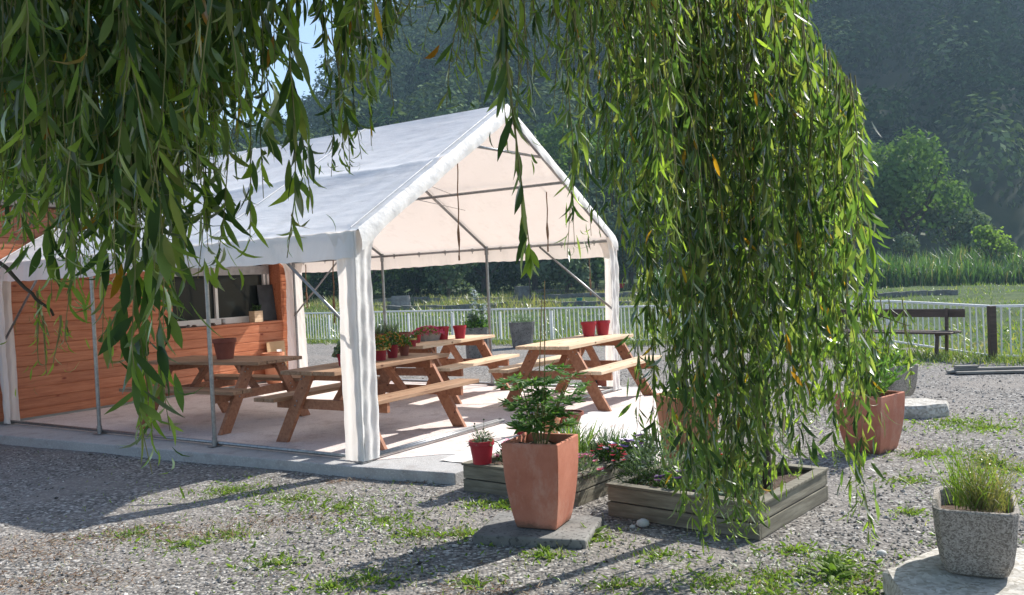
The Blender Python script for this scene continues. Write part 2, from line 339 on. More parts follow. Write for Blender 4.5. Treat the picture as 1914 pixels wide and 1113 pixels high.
# ------------------------------------------------------------------ terrain
EAZ = [-.75, -.58, -.32, -.24, -.186, -.13, -.03, .1, .3, .8]; EEL = [.20, .20, .155, .165, .215, .28, .38, .44, .50, .56]
def nz(x, y, s, k=0):
    return np.sin(x*s+1.3+k)*np.cos(y*s*1.13+.7*k)+.5*np.sin(x*s*2.3+y*s*1.1+2.1+k)+.3*np.cos(x*s*4.1-y*s*3.7+k)
RD = np.array([13.4, -9.2])/np.hypot(13.4, 9.2)
def beyond(x, y):   # metres past the railing
    d1 = ((x-7.4)*(-RD[1])+(y-17.35)*RD[0]); d3 = ((x-7.52)*(-RD[1])+(y-13.87)*RD[0])
    return np.where(x < 7.45, d1, np.minimum(d3, np.maximum(d1+3, x-7.45+0*d3)) if False else np.where(x > 7.45, d3, d1))
def gz(x, y):
    x = np.asarray(x, float); y = np.asarray(y, float); b = beyond(x, y)
    near = -.1+.006*nz(x, y, 1.7)
    mead = np.interp(y, [10, 24, 28, 38, 50, 60, 75, 90], [-.55, -.55, -.5, -.15, .05, .35, .8, 1.2])+.07*nz(x, y, .35)
    k = np.clip((b-.25)/1.2, 0, 1); k = k*k*(3-2*k)
    return near*(1-k)+mead*k
def atg(px, py):   # where a line of sight meets the meadow
    d = ray(px, py); d = d/d[1]
    for Y in np.arange(18, 84, .1):
        if CAM_H+d[2]*Y <= gz(d[0]*Y, Y): break
    return np.array([d[0]*Y, Y, float(gz(d[0]*Y, Y))])
CLEAR = [atg(750, 573), atg(977, 556), atg(1158, 545), atg(1083, 568)]
def keepclear(X, Y):
    k = np.ones(len(X), bool)
    for c in CLEAR: k &= ~((np.abs(X-c[0]*Y/c[1]) < .8) & (Y > c[1]-9) & (Y < c[1]+.3))
    return k
def hillz(x, y):
    tn = x/np.maximum(y, 1); e = np.interp(tn, EAZ, EEL); RR = 260.0; top = e*RR
    s = (y-88)/(RR-88); f = np.where(s < 1, np.sign(s)*np.abs(s)**.92, 1-(s-1)*.5)
    spur = 7*nz(x, y, .028)*np.clip(s, 0, 1)*np.clip(1.6-s, 0, 1)
    return 1.0+top*f+spur
mb = MB(); ys = np.concatenate([[-6], np.linspace(-3, 34, 150), np.linspace(35, 112, 60)]); xs = np.linspace(-1, 1, 221)
XX = np.zeros((len(ys), len(xs))); YY = np.zeros_like(XX)
for i, y in enumerate(ys): XX[i] = np.sign(xs)*np.abs(xs)**1.15*(14+max(y, 0)*.95); YY[i] = y
ZZ = gz(XX, YY); idx = (np.arange(len(ys)-1)[:, None]*len(xs)+np.arange(len(xs)-1)[None]).ravel()
mb.add(np.stack([XX, YY, ZZ], -1), np.stack([idx, idx+1, idx+len(xs)+1, idx+len(xs)], 1))
g = struct(mb.build('ground', M['ground'], smooth=True))
ca = g.data.color_attributes.new('mask', 'FLOAT_COLOR', 'POINT'); b = beyond(XX, YY)
mk = np.clip((b+.7+.35*nz(XX, YY, 2.2))/.8, 0, 1); mk = np.stack([mk, mk, mk, np.ones_like(mk)], -1)
ca.data.foreach_set('color', mk.astype(np.float32).ravel())
mb = MB(); ys = np.linspace(84, 330, 70); xs = np.linspace(-.95, .95, 120)
YY = np.repeat(ys[:, None], len(xs), 1); XX = YY*xs[None]; ZZ = hillz(XX, YY)-1.5; idx = (np.arange(len(ys)-1)[:, None]*len(xs)+np.arange(len(xs)-1)[None]).ravel()
mb.add(np.stack([XX, YY, ZZ], -1), np.stack([idx, idx+1, idx+len(xs)+1, idx+len(xs)], 1)); struct(mb.build('hillside', M['hill'], smooth=True))

# forest on the hillside (one mass)
def crown_pts(n, r, flat=.8):
    d = rdir(n); d[:, 2] = np.abs(d[:, 2])*1.2-.35; d /= np.linalg.norm(d, axis=1, keepdims=True)
    k = 1+.16*np.sin(d[:, 0]*7+d[:, 1]*5)+.12*np.sin(d[:, 2]*9+d[:, 0]*4)+rng.normal(0, .06, n)
    return d*np.array([r, r, r*flat])*k[:, None], d
mb = MB(); cnt = 0
for y in np.concatenate([np.arange(91, 150, 5.6), np.arange(150, 285, 7.2)]):
    for x in np.arange(-.66*y, .66*y, 6.8 if y < 150 else 8.0):
        X = x+random.uniform(-2.4, 2.4); Y = y+random.uniform(-2.2, 2.2); Z = float(hillz(X, Y))
        hh = random.uniform(1.5, 8); tn = X/Y
        if Z/Y > .46: continue
        tnt = random.random() < .30+.35*(tn < .12)-.15*(tn > .3); r = random.uniform(3.0, 5.4); n = 520 if Y < 150 else 260 if Y < 150 else 150
        for kk in range(2):
            ox = rng.normal(0, r*.35, 3); ox[2] = abs(ox[2])*.8
            P, d = crown_pts(n//2, r*(1 if kk == 0 else .7), random.uniform(.95, 1.35))
            cards(mb, P+np.array([X, Y, Z+hh])+ox*(kk > 0), d+rng.normal(0, .28, d.shape)+[.1, .1, .25], rng.uniform(.7, 1.35, len(P))*(.72 if Y < 150 else 1.0), (1 if tnt else 0))
        cnt += 1
M['forest_pale'] = leafmat('forest_pale_leaf', [(0, (.07,.11,.045)), (.7, (.13,.185,.085)), (1, (.20,.25,.14))], .15, .7, 1.2, .0)
fo = struct(mb.build('forest', [M['forest'], M['forest_pale']]), 'stuff', 'dense broadleaf forest covering the steep hillside'); fo['category'] = 'forest'

# ------------------------------------------------------------------ free standing trees beyond the meadow
def tree(name, px, Y, zc, rx, rz_, mat, label, n=3800, size=.32, lobes=9, trunk=True, group=None, px_y=None, cat='tree'):
    X = (px-957)/1650*Y; g0 = float(gz(X, Y)) if Y < 95 else float(hillz(X, Y))
    tr = thing(name, (X, Y, g0-.1), 0, label, cat, group)
    mbc = MB(); per = n//(lobes+1); zc -= g0
    cs = [(np.array([0, 0, zc]), rx*.72, rz_*.8)]
    for k in range(lobes):
        a = rng.uniform(0, 2*pi); e = rng.uniform(-.75, .95); rr = rng.uniform(.5, .78)
        cs.append((np.array([cos(a)*rx*rr*cos(e), sin(a)*rx*rr*cos(e), zc+rz_*sin(e)*.72]), rx*rng.uniform(.28, .46), rz_*rng.uniform(.26, .42)))
    for c, a, b_ in cs:
        d = rdir(per); k = rng.uniform(.72, 1.08, per)[:, None]*(1+.15*np.sin(d[:, :1]*8+d[:, 1:2]*6))
        cards(mbc, c+d*np.array([a, a, b_])*k, d+rng.normal(0, .55, d.shape), rng.uniform(.6, 1.4, per)*size)
    mbc.build('crown', mat, tr)
    if trunk:
        t2 = MB(); t2.tube([(0, 0, -.3), (.08*rx*.2, 0, zc*.4), (0, .1, zc)], [rx*.055+.05, rx*.045+.03, rx*.02], 8)
        for k in range(5):
            a = k*1.3; t2.tube([(0, 0, zc*(.35+.08*k)), (cos(a)*rx*.3, sin(a)*rx*.3, zc*.8), (cos(a)*rx*.6, sin(a)*rx*.6, zc+rz_*.3)], [rx*.03, rx*.02, rx*.008], 6)
        t2.build('trunk', M['bark'], tr)
    return tr
tree('broadleaf_tree', 1700, 60, 6.2, 4.5, 4.4, M['tree'], 'big rounded tree with sunlit crown standing behind the reeds', 9000, .34, 14)
tree('silvery_tree', 1790, 60, 3.6, 2.5, 2.3, M['tree_silver'], 'silvery green lower tree leaning from the right side of the big rounded tree', 4200, .28, 8)
tree('broadleaf_tree', 1590, 70, 8.2, 3.4, 3.4, M['tree_silver'], 'pale tree partly hidden behind the right edge of the willow curtain', 3800, .36)
tree('shrub', 1700, 53, 2.6, .85, .85, M['tree_silver'], 'small round grey-green bush poking out of the reeds', 1300, .18, 5, cat='bush')
tree('shrub', 1855, 52, 2.5, 1.35, 1.1, M['leaf_light'], 'yellow-green bush above the reeds below the dark hill', 1600, .2, 6, cat='bush')
RT = [(1075, 76, 12.2, 3.6, 3.0, 'tree', 'mid green tree whose top shows just right of the tent peak'),
      (1065, 68, 7.0, 3.2, 3.0, 'tree_silver', 'paler tree low beside the right slope of the tent roof'),
      (1165, 72, 10.4, 4.0, 3.8, 'tree', 'tall dense tree behind the middle of the loose willow strands'),
      (1250, 78, 13.5, 4.4, 4.2, 'tree', 'tallest valley tree behind the willow curtain'),
      (1180, 64, 4.6, 3.0, 3.4, 'tree_silver', 'grey leaved tree standing right of the white corner leg of the tent'),
      (1285, 66, 5.5, 3.6, 4.4, 'tree_dark', 'dark tree behind the left edge of the willow curtain'),
      (1390, 72, 8.5, 5.0, 6.0, 'tree_dark', 'dark broad tree hidden behind the willow curtain'),
      (1500, 70, 7.5, 4.6, 5.6, 'tree', 'green tree behind the right half of the willow curtain')]
for px, Y, zc, rx, rz_, mt, lb in RT: tree('valley_tree', px, Y, zc, rx, rz_, M[mt], lb, 4600, .34, 10, group='trees along the far side of the meadow')
LT = [(560, 64, 3.1, 4.2, 4.6, 'tree_dark', 'dark tree seen at the left end of the gap under the tent eave'),
      (690, 66, 3.1, 4.4, 4.6, 'tree_dark', 'dark tree seen under the eave just right of the front tent leg'),
      (780, 70, 3.1, 4.0, 4.6, 'tree_dark', 'dark tree seen under the eave above the leaning grey slab'),
      (838, 57, 2.3, 1.9, 2.0, 'tree_silver', 'silvery bushy willow under the eave left of the middle tent pole'),
      (905, 66, 3.1, 3.8, 4.4, 'tree_dark', 'dark tree seen directly behind the middle tent pole'),
      (1000, 68, 3.1, 4.0, 4.4, 'tree_dark', 'dark tree seen under the eave behind the stone block'),
      (1060, 58, 2.4, 2.0, 1.9, 'tree_silver', 'light speckled bush under the eave between the hanging rope and the diagonal brace'),
      (1115, 60, 2.6, 1.7, 1.9, 'tree', 'green bush under the eave beside the right tent corner'),
      (430, 80, 9, 6, 8, 'tree_dark', 'dark tree rising behind the tent roof at left'),
      (330, 74, 7, 6, 7, 'tree', 'green tree behind the hut roof'),
      (60, 40, 4.6, 5, 3.2, 'tree_silver', 'grey-green tree showing just above the timber hut at far left')]
for px, Y, zc, rx, rz_, mt, lb in LT: tree('meadow_tree', px, Y, zc, rx, rz_, M[mt], lb, 4200, .3, 10, group='trees along the far side of the meadow')

# ------------------------------------------------------------------ meadow grass, reeds
def scatter_rows(n, y0, y1, x0=-.66, x1=.66, p=1.0):
    Y = y0+(y1-y0)*rng.random(n)**p; X = Y*rng.uniform(x0, x1, n); return X, Y
mb = MB()
X, Y = scatter_rows(26000, 17, 48, -.5, .66); k = (beyond(X, Y) > .4); X, Y = X[k], Y[k]; dens = (nz(X, Y, .45)+rng.normal(0, .5, len(X)) > -.3) & ((np.sin(Y*2.1+X*1.35+.6*nz(X, Y, .4)) > -.35) | (Y < 24)); X, Y = X[dens], Y[dens]
blades(mb, np.stack([X, Y, gz(X, Y)-.02], 1), rng.uniform(.10, .32, len(X)), rng.uniform(.02, .05, len(X)), .5)
X, Y = scatter_rows(9000, 17, 34, -.5, .66); b = beyond(X, Y); k = (b > .2) & (b < 6); X, Y = X[k], Y[k]
blades(mb, np.stack([X, Y, gz(X, Y)-.02], 1), rng.uniform(.3, .75, len(X)), rng.uniform(.02, .045, len(X)), .35)
X, Y = scatter_rows(16000, 15, 33, -.45, .66); b = beyond(X, Y); k = (b > .5) & (b < 7) & (nz(X, Y, 1.3)+rng.normal(0, .4, len(X)) > 0); X, Y = X[k], Y[k]; n = len(X)
leaves(mb, np.stack([X, Y, gz(X, Y)+rng.random(n)**2*.65], 1), rdir(n)+[0, 0, .4], rdir(n), rng.uniform(.06, .18, n), .05, rng.uniform(-.8, .8, n), m=rng.integers(1, 4, n))
mg = struct(mb.build('meadow_grass', [M['grass'], M['leaf_mid'], M['grass_dry'], M['leaf_grey']]), 'stuff', 'green meadow grass beyond the white railing')
mb = MB(); X, Y = scatter_rows(16000, 42, 62, -.3, .42); keep = (nz(X, Y, .3, 2) > -.5) & (X/Y < .3) & keepclear(X, Y); X, Y = X[keep], Y[keep]
blades(mb, np.stack([X, Y, gz(X, Y)-.02], 1), rng.uniform(.18, .75, len(X))*(.65+.4*nz(X, Y, .5)), rng.uniform(.03, .06, len(X)), .45, (rng.random(len(X)) < .35).astype(int))
X, Y = scatter_rows(2500, 14, 30, -.5, .66); b = beyond(X, Y); k = (b > .1) & (b < 5); X, Y = X[k], Y[k]
blades(mb, np.stack([X, Y, gz(X, Y)-.02], 1), rng.uniform(.4, .8, len(X)), .03, .35)
struct(mb.build('dry_meadow_grass', [M['grass_dry'], M['grass']]), 'stuff', 'tall straw coloured grass along the back of the meadow')
mb = MB(); X, Y = scatter_rows(9500, 48.5, 56, .33, .68); blades(mb, np.stack([X, Y, gz(X, Y)-.05], 1), rng.uniform(1.1, 2.3, len(X))*(.86+.18*nz(X, Y, .5)), rng.uniform(.05, .09, len(X)), .16, (rng.random(len(X)) < .10).astype(int), 4)
X, Y = scatter_rows(900, 46, 50, .155, .20); blades(mb, np.stack([X, Y, gz(X, Y)-.05], 1), rng.uniform(1.0, 2.0, len(X)), .07, .14, 0, 4)
struct(mb.build('reed_bed', [M['reed'], M['grass_dry']]), 'stuff', 'tall green reeds along the meadow edge at right')
# planting rows of the meadow
for i, (xa, ya, xb, yb) in enumerate([(690, 578, 930, 577), (800, 566, 960, 563), (905, 574, 1180, 572), (960, 560, 1300, 558), (1600, 558, 1790, 552), (700, 566, 800, 562), (1000, 548, 1150, 546)]):
    a = atg(xa, ya); b = atg(xb, yb); mb = MB(); L = b-a; n = 14
    for k in range(n):
        p = a+L*k/n; q = a+L*(k+.97)/n; o1 = rng.normal(0, .02); p = p+[0, 0, float(gz(p[0], p[1]))-p[2]]; q = q+[0, 0, float(gz(q[0], q[1]))-q[2]]
        mb.beam(p+[0, 0, .08+o1], q+[0, 0, .08+o1], .25, .30)
    ln = ['behind the rail left of the hollyhock', 'left of the stone block', 'nearest the rail right of the middle tent pole', 'below the stone block', 'behind the brown bench', 'beside the leaning slab', 'farthest back in the meadow']
    tag(mb.build('bed_edging', M['old_concrete'], bevel=.01), 'dark low edging of a meadow bed, ' + ln[i], 'edging', 'low edgings of the meadow beds')

# ------------------------------------------------------------------ terrace, curb
TA = np.array([-1.3387654, 7.57970458]); TU = np.array([.55809104, .82977972]); TV = np.array([-.82977972, .55809104]); TH = atan2(TU[1], TU[0]); TW = 4.7699; TL = 6.0; HE = 2.0148; HR = 3.3982
def tp(u_, v_, z=0): p = TA+TU*u_+TV*v_; return np.array([p[0], p[1], z])
def prism(mb, pts, z0, z1, m=0):
    n = len(pts); V = [(p[0], p[1], z0) for p in pts]+[(p[0], p[1], z1) for p in pts]
    F = [tuple(range(n))[::-1], tuple(range(n, 2*n))]+[(i, (i+1) % n, (i+1) % n+n, i+n) for i in range(n)]; mb.add(V, F, m)
mb = MB(); prism(mb, [tp(-.50, 8.2), tp(-.48, 5.2), tp(-.15, 0), tp(-.02, -1.0), tp(.75, -1.0), tp(.75, .0), tp(5.15, -.35), tp(5.15, 8.2)], -.45, -.004)
struct(mb.build('terrace_curb', M['curb'], bevel=.008))
mb = MB(); prism(mb, [tp(.06, 8.0), tp(.06, .02), tp(.55, -.45), tp(.75, -1.2), tp(2.2, -1.9), tp(5.0, -.9), tp(5.0, 8.0)], -.40, 0.0)
struct(mb.build('terrace', M['terrace']))
mb = MB()
def apron(U, V):
    a = .3+U*4.0; r = -.6-V*1.9*np.sin(np.clip(U*1.15+.18, 0, 1)*pi)**.5
    P = TA[None, None]+TU*a[..., None]+TV*r[..., None]; z = .012-.02*V-.10*np.clip(V-.72, 0, 1)/.28*1.3+.006*nz(P[..., 0], P[..., 1], 6)
    return P[..., 0], P[..., 1], z
mb.grid(apron, 50, 30); struct(mb.build('gravel_apron', M['whitegravel'], smooth=True))

# ------------------------------------------------------------------ party tent
tent = thing('party_tent', (TA[0], TA[1], 0), TH, 'large white party tent with open gable, sheltering wooden picnic tables', 'tent')
def slope(side):
    mbx = MB()
    def fn(S, T):
        # S 0 eave .. 1 ridge, T 0 near gable .. 1
        v_ = -.06+T*(TL+.12); uu = S*TW/2; z = HE+(HR-HE)*S
        fr = (v_ % 2.0)/2.0; sag = -.045*np.sin(np.pi*fr)**.7*np.abs(np.sin(2*np.pi*S))**.8-.02*np.sin(np.pi*fr)*np.sin(np.pi*S)
        near = np.exp(-np.abs(v_)/.9)+np.exp(-np.abs(TL-v_)/.9)
        wr = .005*near*np.sin(34*(v_*.9+S*.9)+3*np.sin(S*9)+2*np.sin(v_*5))*np.sin(np.pi*np.clip(S*1.1, 0, 1))
        cw = .004*np.exp(-((S-.0)**2)/.03)*np.sin(v_*23+2*np.sin(v_*7))
        cw2 = .006*np.sin((v_*2.6+S*7)*4.2+2*np.sin(v_*3.1))*np.exp(-((S-.5)**2)/.10)
        z = z+sag+wr+cw+cw2+.012*np.exp(-(S-.5)**2/.0006)
        eb = np.where(S < .04, -.02*(1-S/.04), 0); x = uu-.03*(S < .01); z = z+eb
        if side: x = TW-x
        return x, v_, z
    if side: mbx.grid(lambda U, V: fn(U, V), 70, 150)
    else: mbx.grid(lambda U, V: fn(U, V), 70, 150)
    return mbx
slope(0).build('roof_panel', M['fabric'], tent, smooth=True)
slope(1).build('roof_panel', M['fabric'], tent, smooth=True)
# eave valances
for side in (0, 1):
    mb = MB(); x0 = -.035 if side == 0 else TW+.035; sg = -1 if side == 0 else 1
    def fv(U, V):
        v_ = -.06+U*(TL+.12); z = HE-.018+.004*np.sin(v_*23+2*np.sin(v_*7))-V*(.235+.010*np.sin(v_*1.7+side)+.003*np.sin(v_*5)); x = x0+sg*(.02*V+.018*V*np.sin(v_*6+np.sin(v_*11))+.004*np.sin(v_*31))
        return x, v_, z
    mb.grid(fv, 160, 8); mb.build('valance', M['fabric'], tent, smooth=True)
# gable bands
for g_, vv in ((0, -.065), (1, TL+.065)):
    for side in (0, 1):
        mb = MB()
        def fb(U, V):
            uu = U*TW/2; z = HE+(HR-HE)*U+.002*np.sin(U*40)-V*(.16+.04*np.exp(-((U-.02)/.06)**2)+.004*np.sin(U*19)); x = uu if side == 0 else TW-uu
            return x+0*V, (vv+(V*.03+.004*np.sin(U*55+V*3)*V+.02*np.sin(V*3))*(-1 if g_ == 0 else 1)), z
        mb.grid(fb, 90, 7); mb.build('gable_band', M['fabric'], tent, smooth=True)
# corner skirts
for (cu, cv, su, sv) in ((0, 0, 1, 1), (TW, 0, -1, 1), (0, TL, 1, -1), (TW, TL, -1, -1)):
    mb = MB()
    def fs(U, V):
        # U around the corner, V down
        s = (U-.5)*2; wid = (.17+.012*np.sin(V*4+cu)+.05*V)*(1+.9*np.exp(-V*16)); a = np.clip(s, 0, 1)*wid*su; b_ = np.clip(-s, 0, 1)*wid*sv
        fl = .006*np.sin(U*26+V*3)+.004*np.sin(V*14+U*9)+.003*np.sin(V*47+U*21)+.010*np.sin(V*5.5)*np.sin(U*3)
        x = cu+a-su*(.045+fl*(s <= .1)); y = cv+b_-sv*(.045+fl*(s > -.1)); z = HE-.02-V*(HE-.035)
        return x, y, z
    mb.grid(fs, 36, 110); mb.build('leg_skirt', M['skirt'], tent, smooth=True)
def tube(name, pts, r, mat='steel'):
    mb = MB(); mb.tube(pts, r, 12); return mb.build(name, M[mat], tent, smooth=True)
for i, v_ in enumerate((0, 2, 4, 6)):
    for u_ in (0, TW):
        mb = MB(); mb.tube([(u_, v_, .0), (u_, v_, HE-.06)], .021, 12); mb.box((u_, v_, .006), (.12, .09, .008)); mb.tube([(u_, v_, .0), (u_, v_, .09)], .027, 12); mb.tube([(u_, v_, HE-.14), (u_, v_, HE-.02)], .028, 12)
        if u_ == TW or v_ in (0, 6): mb.tube([(u_, v_, 1.05), (u_, v_, 1.12)], .027, 12)
        mb.build('pole', M['steel'], tent, smooth=False)
    mb = MB(); mb.tube([(0, v_, HE-.05), (TW/2, v_, HR-.06)], .019, 10); mb.tube([(TW, v_, HE-.05), (TW/2, v_, HR-.06)], .019, 10); mb.build('rafter', M['steel'], tent, smooth=True)
for u_, z in ((0, HE-.06), (TW, HE-.06), (TW/2, HR-.07), (TW/4, (HE+HR)/2-.07), (TW*.75, (HE+HR)/2-.07)):
    mb = MB(); mb.tube([(u_, 0, z), (u_, TL, z)], .018, 12)
    if u_ in (0, TW):
        for k in range(12):
            v_ = .25+.5*k; mb.tube([(u_, v_-.012, z), (u_, v_+.012, z)], .027, 10); mb.tube([(u_, v_, z-.01), (u_, v_, z-.05)], .006, 6)
    mb.build('purlin', M['steel'], tent, smooth=True)
tube('collar_tie', [(TW*.34, 0, HR-.5), (TW*.66, 0, HR-.5)], .016)
for (u_, v0, v1) in ((0, 1.05, 0), (TW, 1.1, 0), (TW, 4.95, 6), (0, 4.95, 6)): tube('brace', [(u_, v0, HE-.08), (u_+(.03 if u_ == 0 else -.03), v1, 1.06)], .014)
for u_ in (.035, TW-.035): tube('ground_rail', [(u_, 0, .03), (u_, TL, .03)], .018)
tube('ground_rail', [(0, -.02, .03), (2.1, -.02, .03)], .018); tube('ground_rail', [(0, .05, .028), (2.15, .05, .028)], .016)
tube('ground_rail', [(2.6, -.02, .03), (TW, -.02, .03)], .018)
for z, a in ((HE+.42, .3), (HE+.62, .42)): tube('bracing_wire', [(a*TW/2+.15, .5, z), (TW-a*TW/2-.15, 1.7, z+.02)], .004)
tube('guy_line', [(-.03, 6, 1.7), (-.5, 6.15, -.08)], .006)
tube('gable_edge_pole', [(TW/2, -.02, HR-.12), (TW/2, -.02, HR-.02)], .03)
mb = MB()
for k in range(4):
    v_ = 2.0*k if k else .02
    for side in (0, 1):
        P = []
        for j in range(24):
            S = j/23; uu = S*TW/2; z = HE+(HR-HE)*S+.012; P.append((uu if side == 0 else TW-uu, min(v_, TL-.02), z))
        mb.tube(P, .006, 5)
mb.build('seam', M['fabric'], tent)
# hanging ropes
def rope(px, y0, y1, Y, label):
    p = aty(px, y0, Y); q = aty(px+3, y1, Y); mb = MB(); pts = [p+(q-p)*k/12+np.array([.004*sin(k*1.3), .004*cos(k), 0]) for k in range(13)]
    mb.tube(pts, [.008 if k not in (9, 10) else .018 for k in range(13)], 6); mb.tube([q+[0, 0, .0], q-[0, 0, .06]], .012, 6)
    tag(mb.build('rope', M['rope'], smooth=True), label, 'rope', 'ropes hanging inside the tent')
rope(855, 305, 478, 10.6, 'brown knotted rope hanging left of the middle pole under the tent roof')
rope(1021, 322, 462, 10.9, 'brown rope hanging nearest the right tent corner under the peach roof lining')
rope(1101, 470, 545, 13.2, 'pale short rope hanging below the far eave near the right corner')
rope(571, 495, 570, 14.6, 'thin rope hanging beside the far left tent corner')
rope(622, 475, 596, 11.6, 'brown rope hanging behind the front tent leg')

# ------------------------------------------------------------------ timber hut
hp = tp(0, 6.14)
hut = thing('timber_hut', (hp[0], hp[1], 0), TH, 'orange pine clad hut with wide serving window behind the tent', 'hut')
def boards(x0, x1, z0, z1, hb=.137):
    mb = MB(); z = z0; k = 0
    while z < z1-.01:
        zt = min(z+hb, z1); prof = [(0, z), (-.010, z+.004), (-.013, zt-.012), (-.003, zt-.005), (0, zt)]
        segs = [x0]; 
        c = x0+random.uniform(1.2, 3)
        while c < x1-.6: segs.append(c); c += random.uniform(2, 3.4)
        segs.append(x1)
        for a, b in zip(segs[:-1], segs[1:]):
            V = [(a+.001, y, zz) for y, zz in prof]+[(b-.001, y, zz) for y, zz in prof]; n = len(prof)
            mb.add(V, [(i, i+n, i+n+1, i+1) for i in range(n-1)]+[(0, 1, 2, 3, 4), (9, 8, 7, 6, 5)])
        z = zt
    return mb
WX0, WX1, WZ0, WZ1 = 2.50, 4.58, 1.00, 2.02; HX0, HX1, HZ = -3.0, 4.78, 2.72
wl = boards(HX0, WX0, 0.0, HZ); 
for a in (boards(WX0, WX1, 0, WZ0), boards(WX0, WX1, WZ1, HZ), boards(WX1, HX1, 0, HZ)):
    for V, L, T, Mm in zip(a.V, a.L, a.T, a.M): pass
    wl.V += a.V; wl.L += [l+wl.n for l in a.L]; wl.T += a.T; wl.M += a.M; wl.n += a.n
wl.build('wall', M['clad'], hut)
mb = MB(); # window recess + side walls + back
mb.box((WX1+.008, .155, (WZ0+WZ1)/2), (.016, .30, WZ1-WZ0-.0)); mb.box((WX0-.008, .155, (WZ0+WZ1)/2), (.016, .30, WZ1-WZ0)); mb.box(((WX0+WX1)/2, .15, WZ1+.01), (WX1-WX0, .3, .02))
mb.box((HX1-.015, 1.52, HZ/2), (.03, 3.0, HZ)); mb.box((HX0+.015, 1.52, HZ/2), (.03, 3.0, HZ)); mb.box(((HX0+HX1)/2, 3.0, HZ/2), (HX1-HX0-.07, .03, HZ))
mb.build('side_cladding', M['clad'], hut)
mb = MB(); mb.box(((WX0+WX1)/2, .14, WZ0-.014), (WX1-WX0+.0, .32, .026)); mb.build('counter', M['clad'], hut, bevel=.003)
wf = MB(); cx = (WX0+WX1)/2; y0 = .24
wf.box((cx, y0, WZ0+.05), (WX1-WX0, .06, .10)); wf.box((cx, y0, WZ1-.04), (WX1-WX0, .06, .08)); 
for x in (WX0+.02, WX1-.06, WX1-.14): wf.box((x, y0, (WZ0+WZ1)/2), (.045, .058, WZ1-WZ0-.18))
wf.box((3.46, y0-.01, (WZ0+WZ1)/2), (.05, .05, WZ1-WZ0-.17))
wn = wf.build('window', M['pvc'], hut, bevel=.004)
mb = MB(); mb.box((cx, y0+.02, (WZ0+WZ1)/2), (WX1-WX0-.04, .008, WZ1-WZ0-.18)); mb.build('pane', M['glass'], wn)
mb = MB(); mb.box((cx, y0-.02, WZ1-.17), (WX1-WX0-.08, .02, .14)); mb.build('roller_blind', M['zinc'], wn)
mb = MB(); mb.box(((HX0+HX1)/2, 1.45, HZ+.03), (HX1-HX0+.3, 3.3, .06)); mb.build('roof', M['rooftile'], hut)
mb = MB(); mb.box(((HX0+HX1)/2, -.02, .012), (HX1-HX0, .04, .03)); mb.build('base_board', M['greywood'], hut)
def hw(x, y, z): p = hp[:2]+TU*x+TV*y; return (p[0], p[1], z)
# things on the counter
b = thing('wooden_box', hw(4.08, .04, WZ0), TH, 'small light wooden block box on the hut counter in front of the slate board', 'box')
mb = MB(); mb.box((0, 0, .09), (.17, .14, .18)); mb.box((0, 0, .183), (.14, .11, .004), 1); mb.build('body', [M['pine_top'], M['soil']], b, bevel=.004)
mb = MB(); P = rng.normal(0, .03, (40, 3))+[0, 0, .19]; leaves(mb, P, rdir(40)*[1, 1, .5]+[0, 0, 1], rdir(40), .07, .02, rng.uniform(-1, 1, 40)); mb.build('plant', M['tree_dark'], b)
mb = MB(); Rm = Matrix.Rotation(R(-7), 3, 'X'); mb.box((0, 0, 0), (.33, .012, .60), R3=np.array(Rm))
o = mb.build('slate_board', M['blackboard'], bevel=.002); o.location = hw(4.40, .135, WZ0+.305); o.rotation_euler = (0, 0, TH); tag(o, 'dark grey slate board leaning in the serving window of the hut', 'slate board')
mb = MB(); mb.lathe([(.03, 0), (.032, .09), (.028, .09), (.027, .01)], n=14); o = mb.build('glass_jar', M['zinc'], smooth=True); o.location = hw(3.45, .06, WZ0); tag(o, 'small grey jar on the hut counter under the window mullion', 'jar')
mb = MB()
for k in range(9): mb.box((rng.uniform(-.3, .3), rng.uniform(-.04, .04), .012+.01*(k % 3)), (rng.uniform(.04, .10), .035, .02), rz=rng.uniform(0, 3))
mb.box((0, 0, .003), (.75, .10, .006)); o = mb.build('bark_tray', M['brownwood'], bevel=.003); o.location = hw(2.98, .03, WZ0); o.rotation_euler = (0, 0, TH); tag(o, 'tray of dark bark pieces at the left end of the hut counter', 'tray')
b = thing('cardboard_panel', hw(4.36, -.10, 0), TH, 'tan cardboard panel with a small label leaning on the hut wall', 'panel')
mb = MB(); Rm = Matrix.Rotation(R(-6), 3, 'X'); mb.box((0, 0, .33), (.38, .012, .66), R3=np.array(Rm)); mb.build('board', M['cardboard'], b)
mb = MB(); mb.box((.01, -.04, .505), (.10, .004, .045), R3=np.array(Rm)); mb.build('sticker', M['paper'], b)
b = thing('terracotta_urn', hw(4.10, -.30, 0), TH, 'tall terracotta pot behind the left picnic table by the hut wall', 'plant pot')
mb = MB(); mb.lathe([(.10, 0), (.13, .05), (.16, .42), (.18, .45), (.18, .5), (.15, .5), (.14, .44)], n=24); mb.build('body', M['terra_clay'], b, smooth=False)

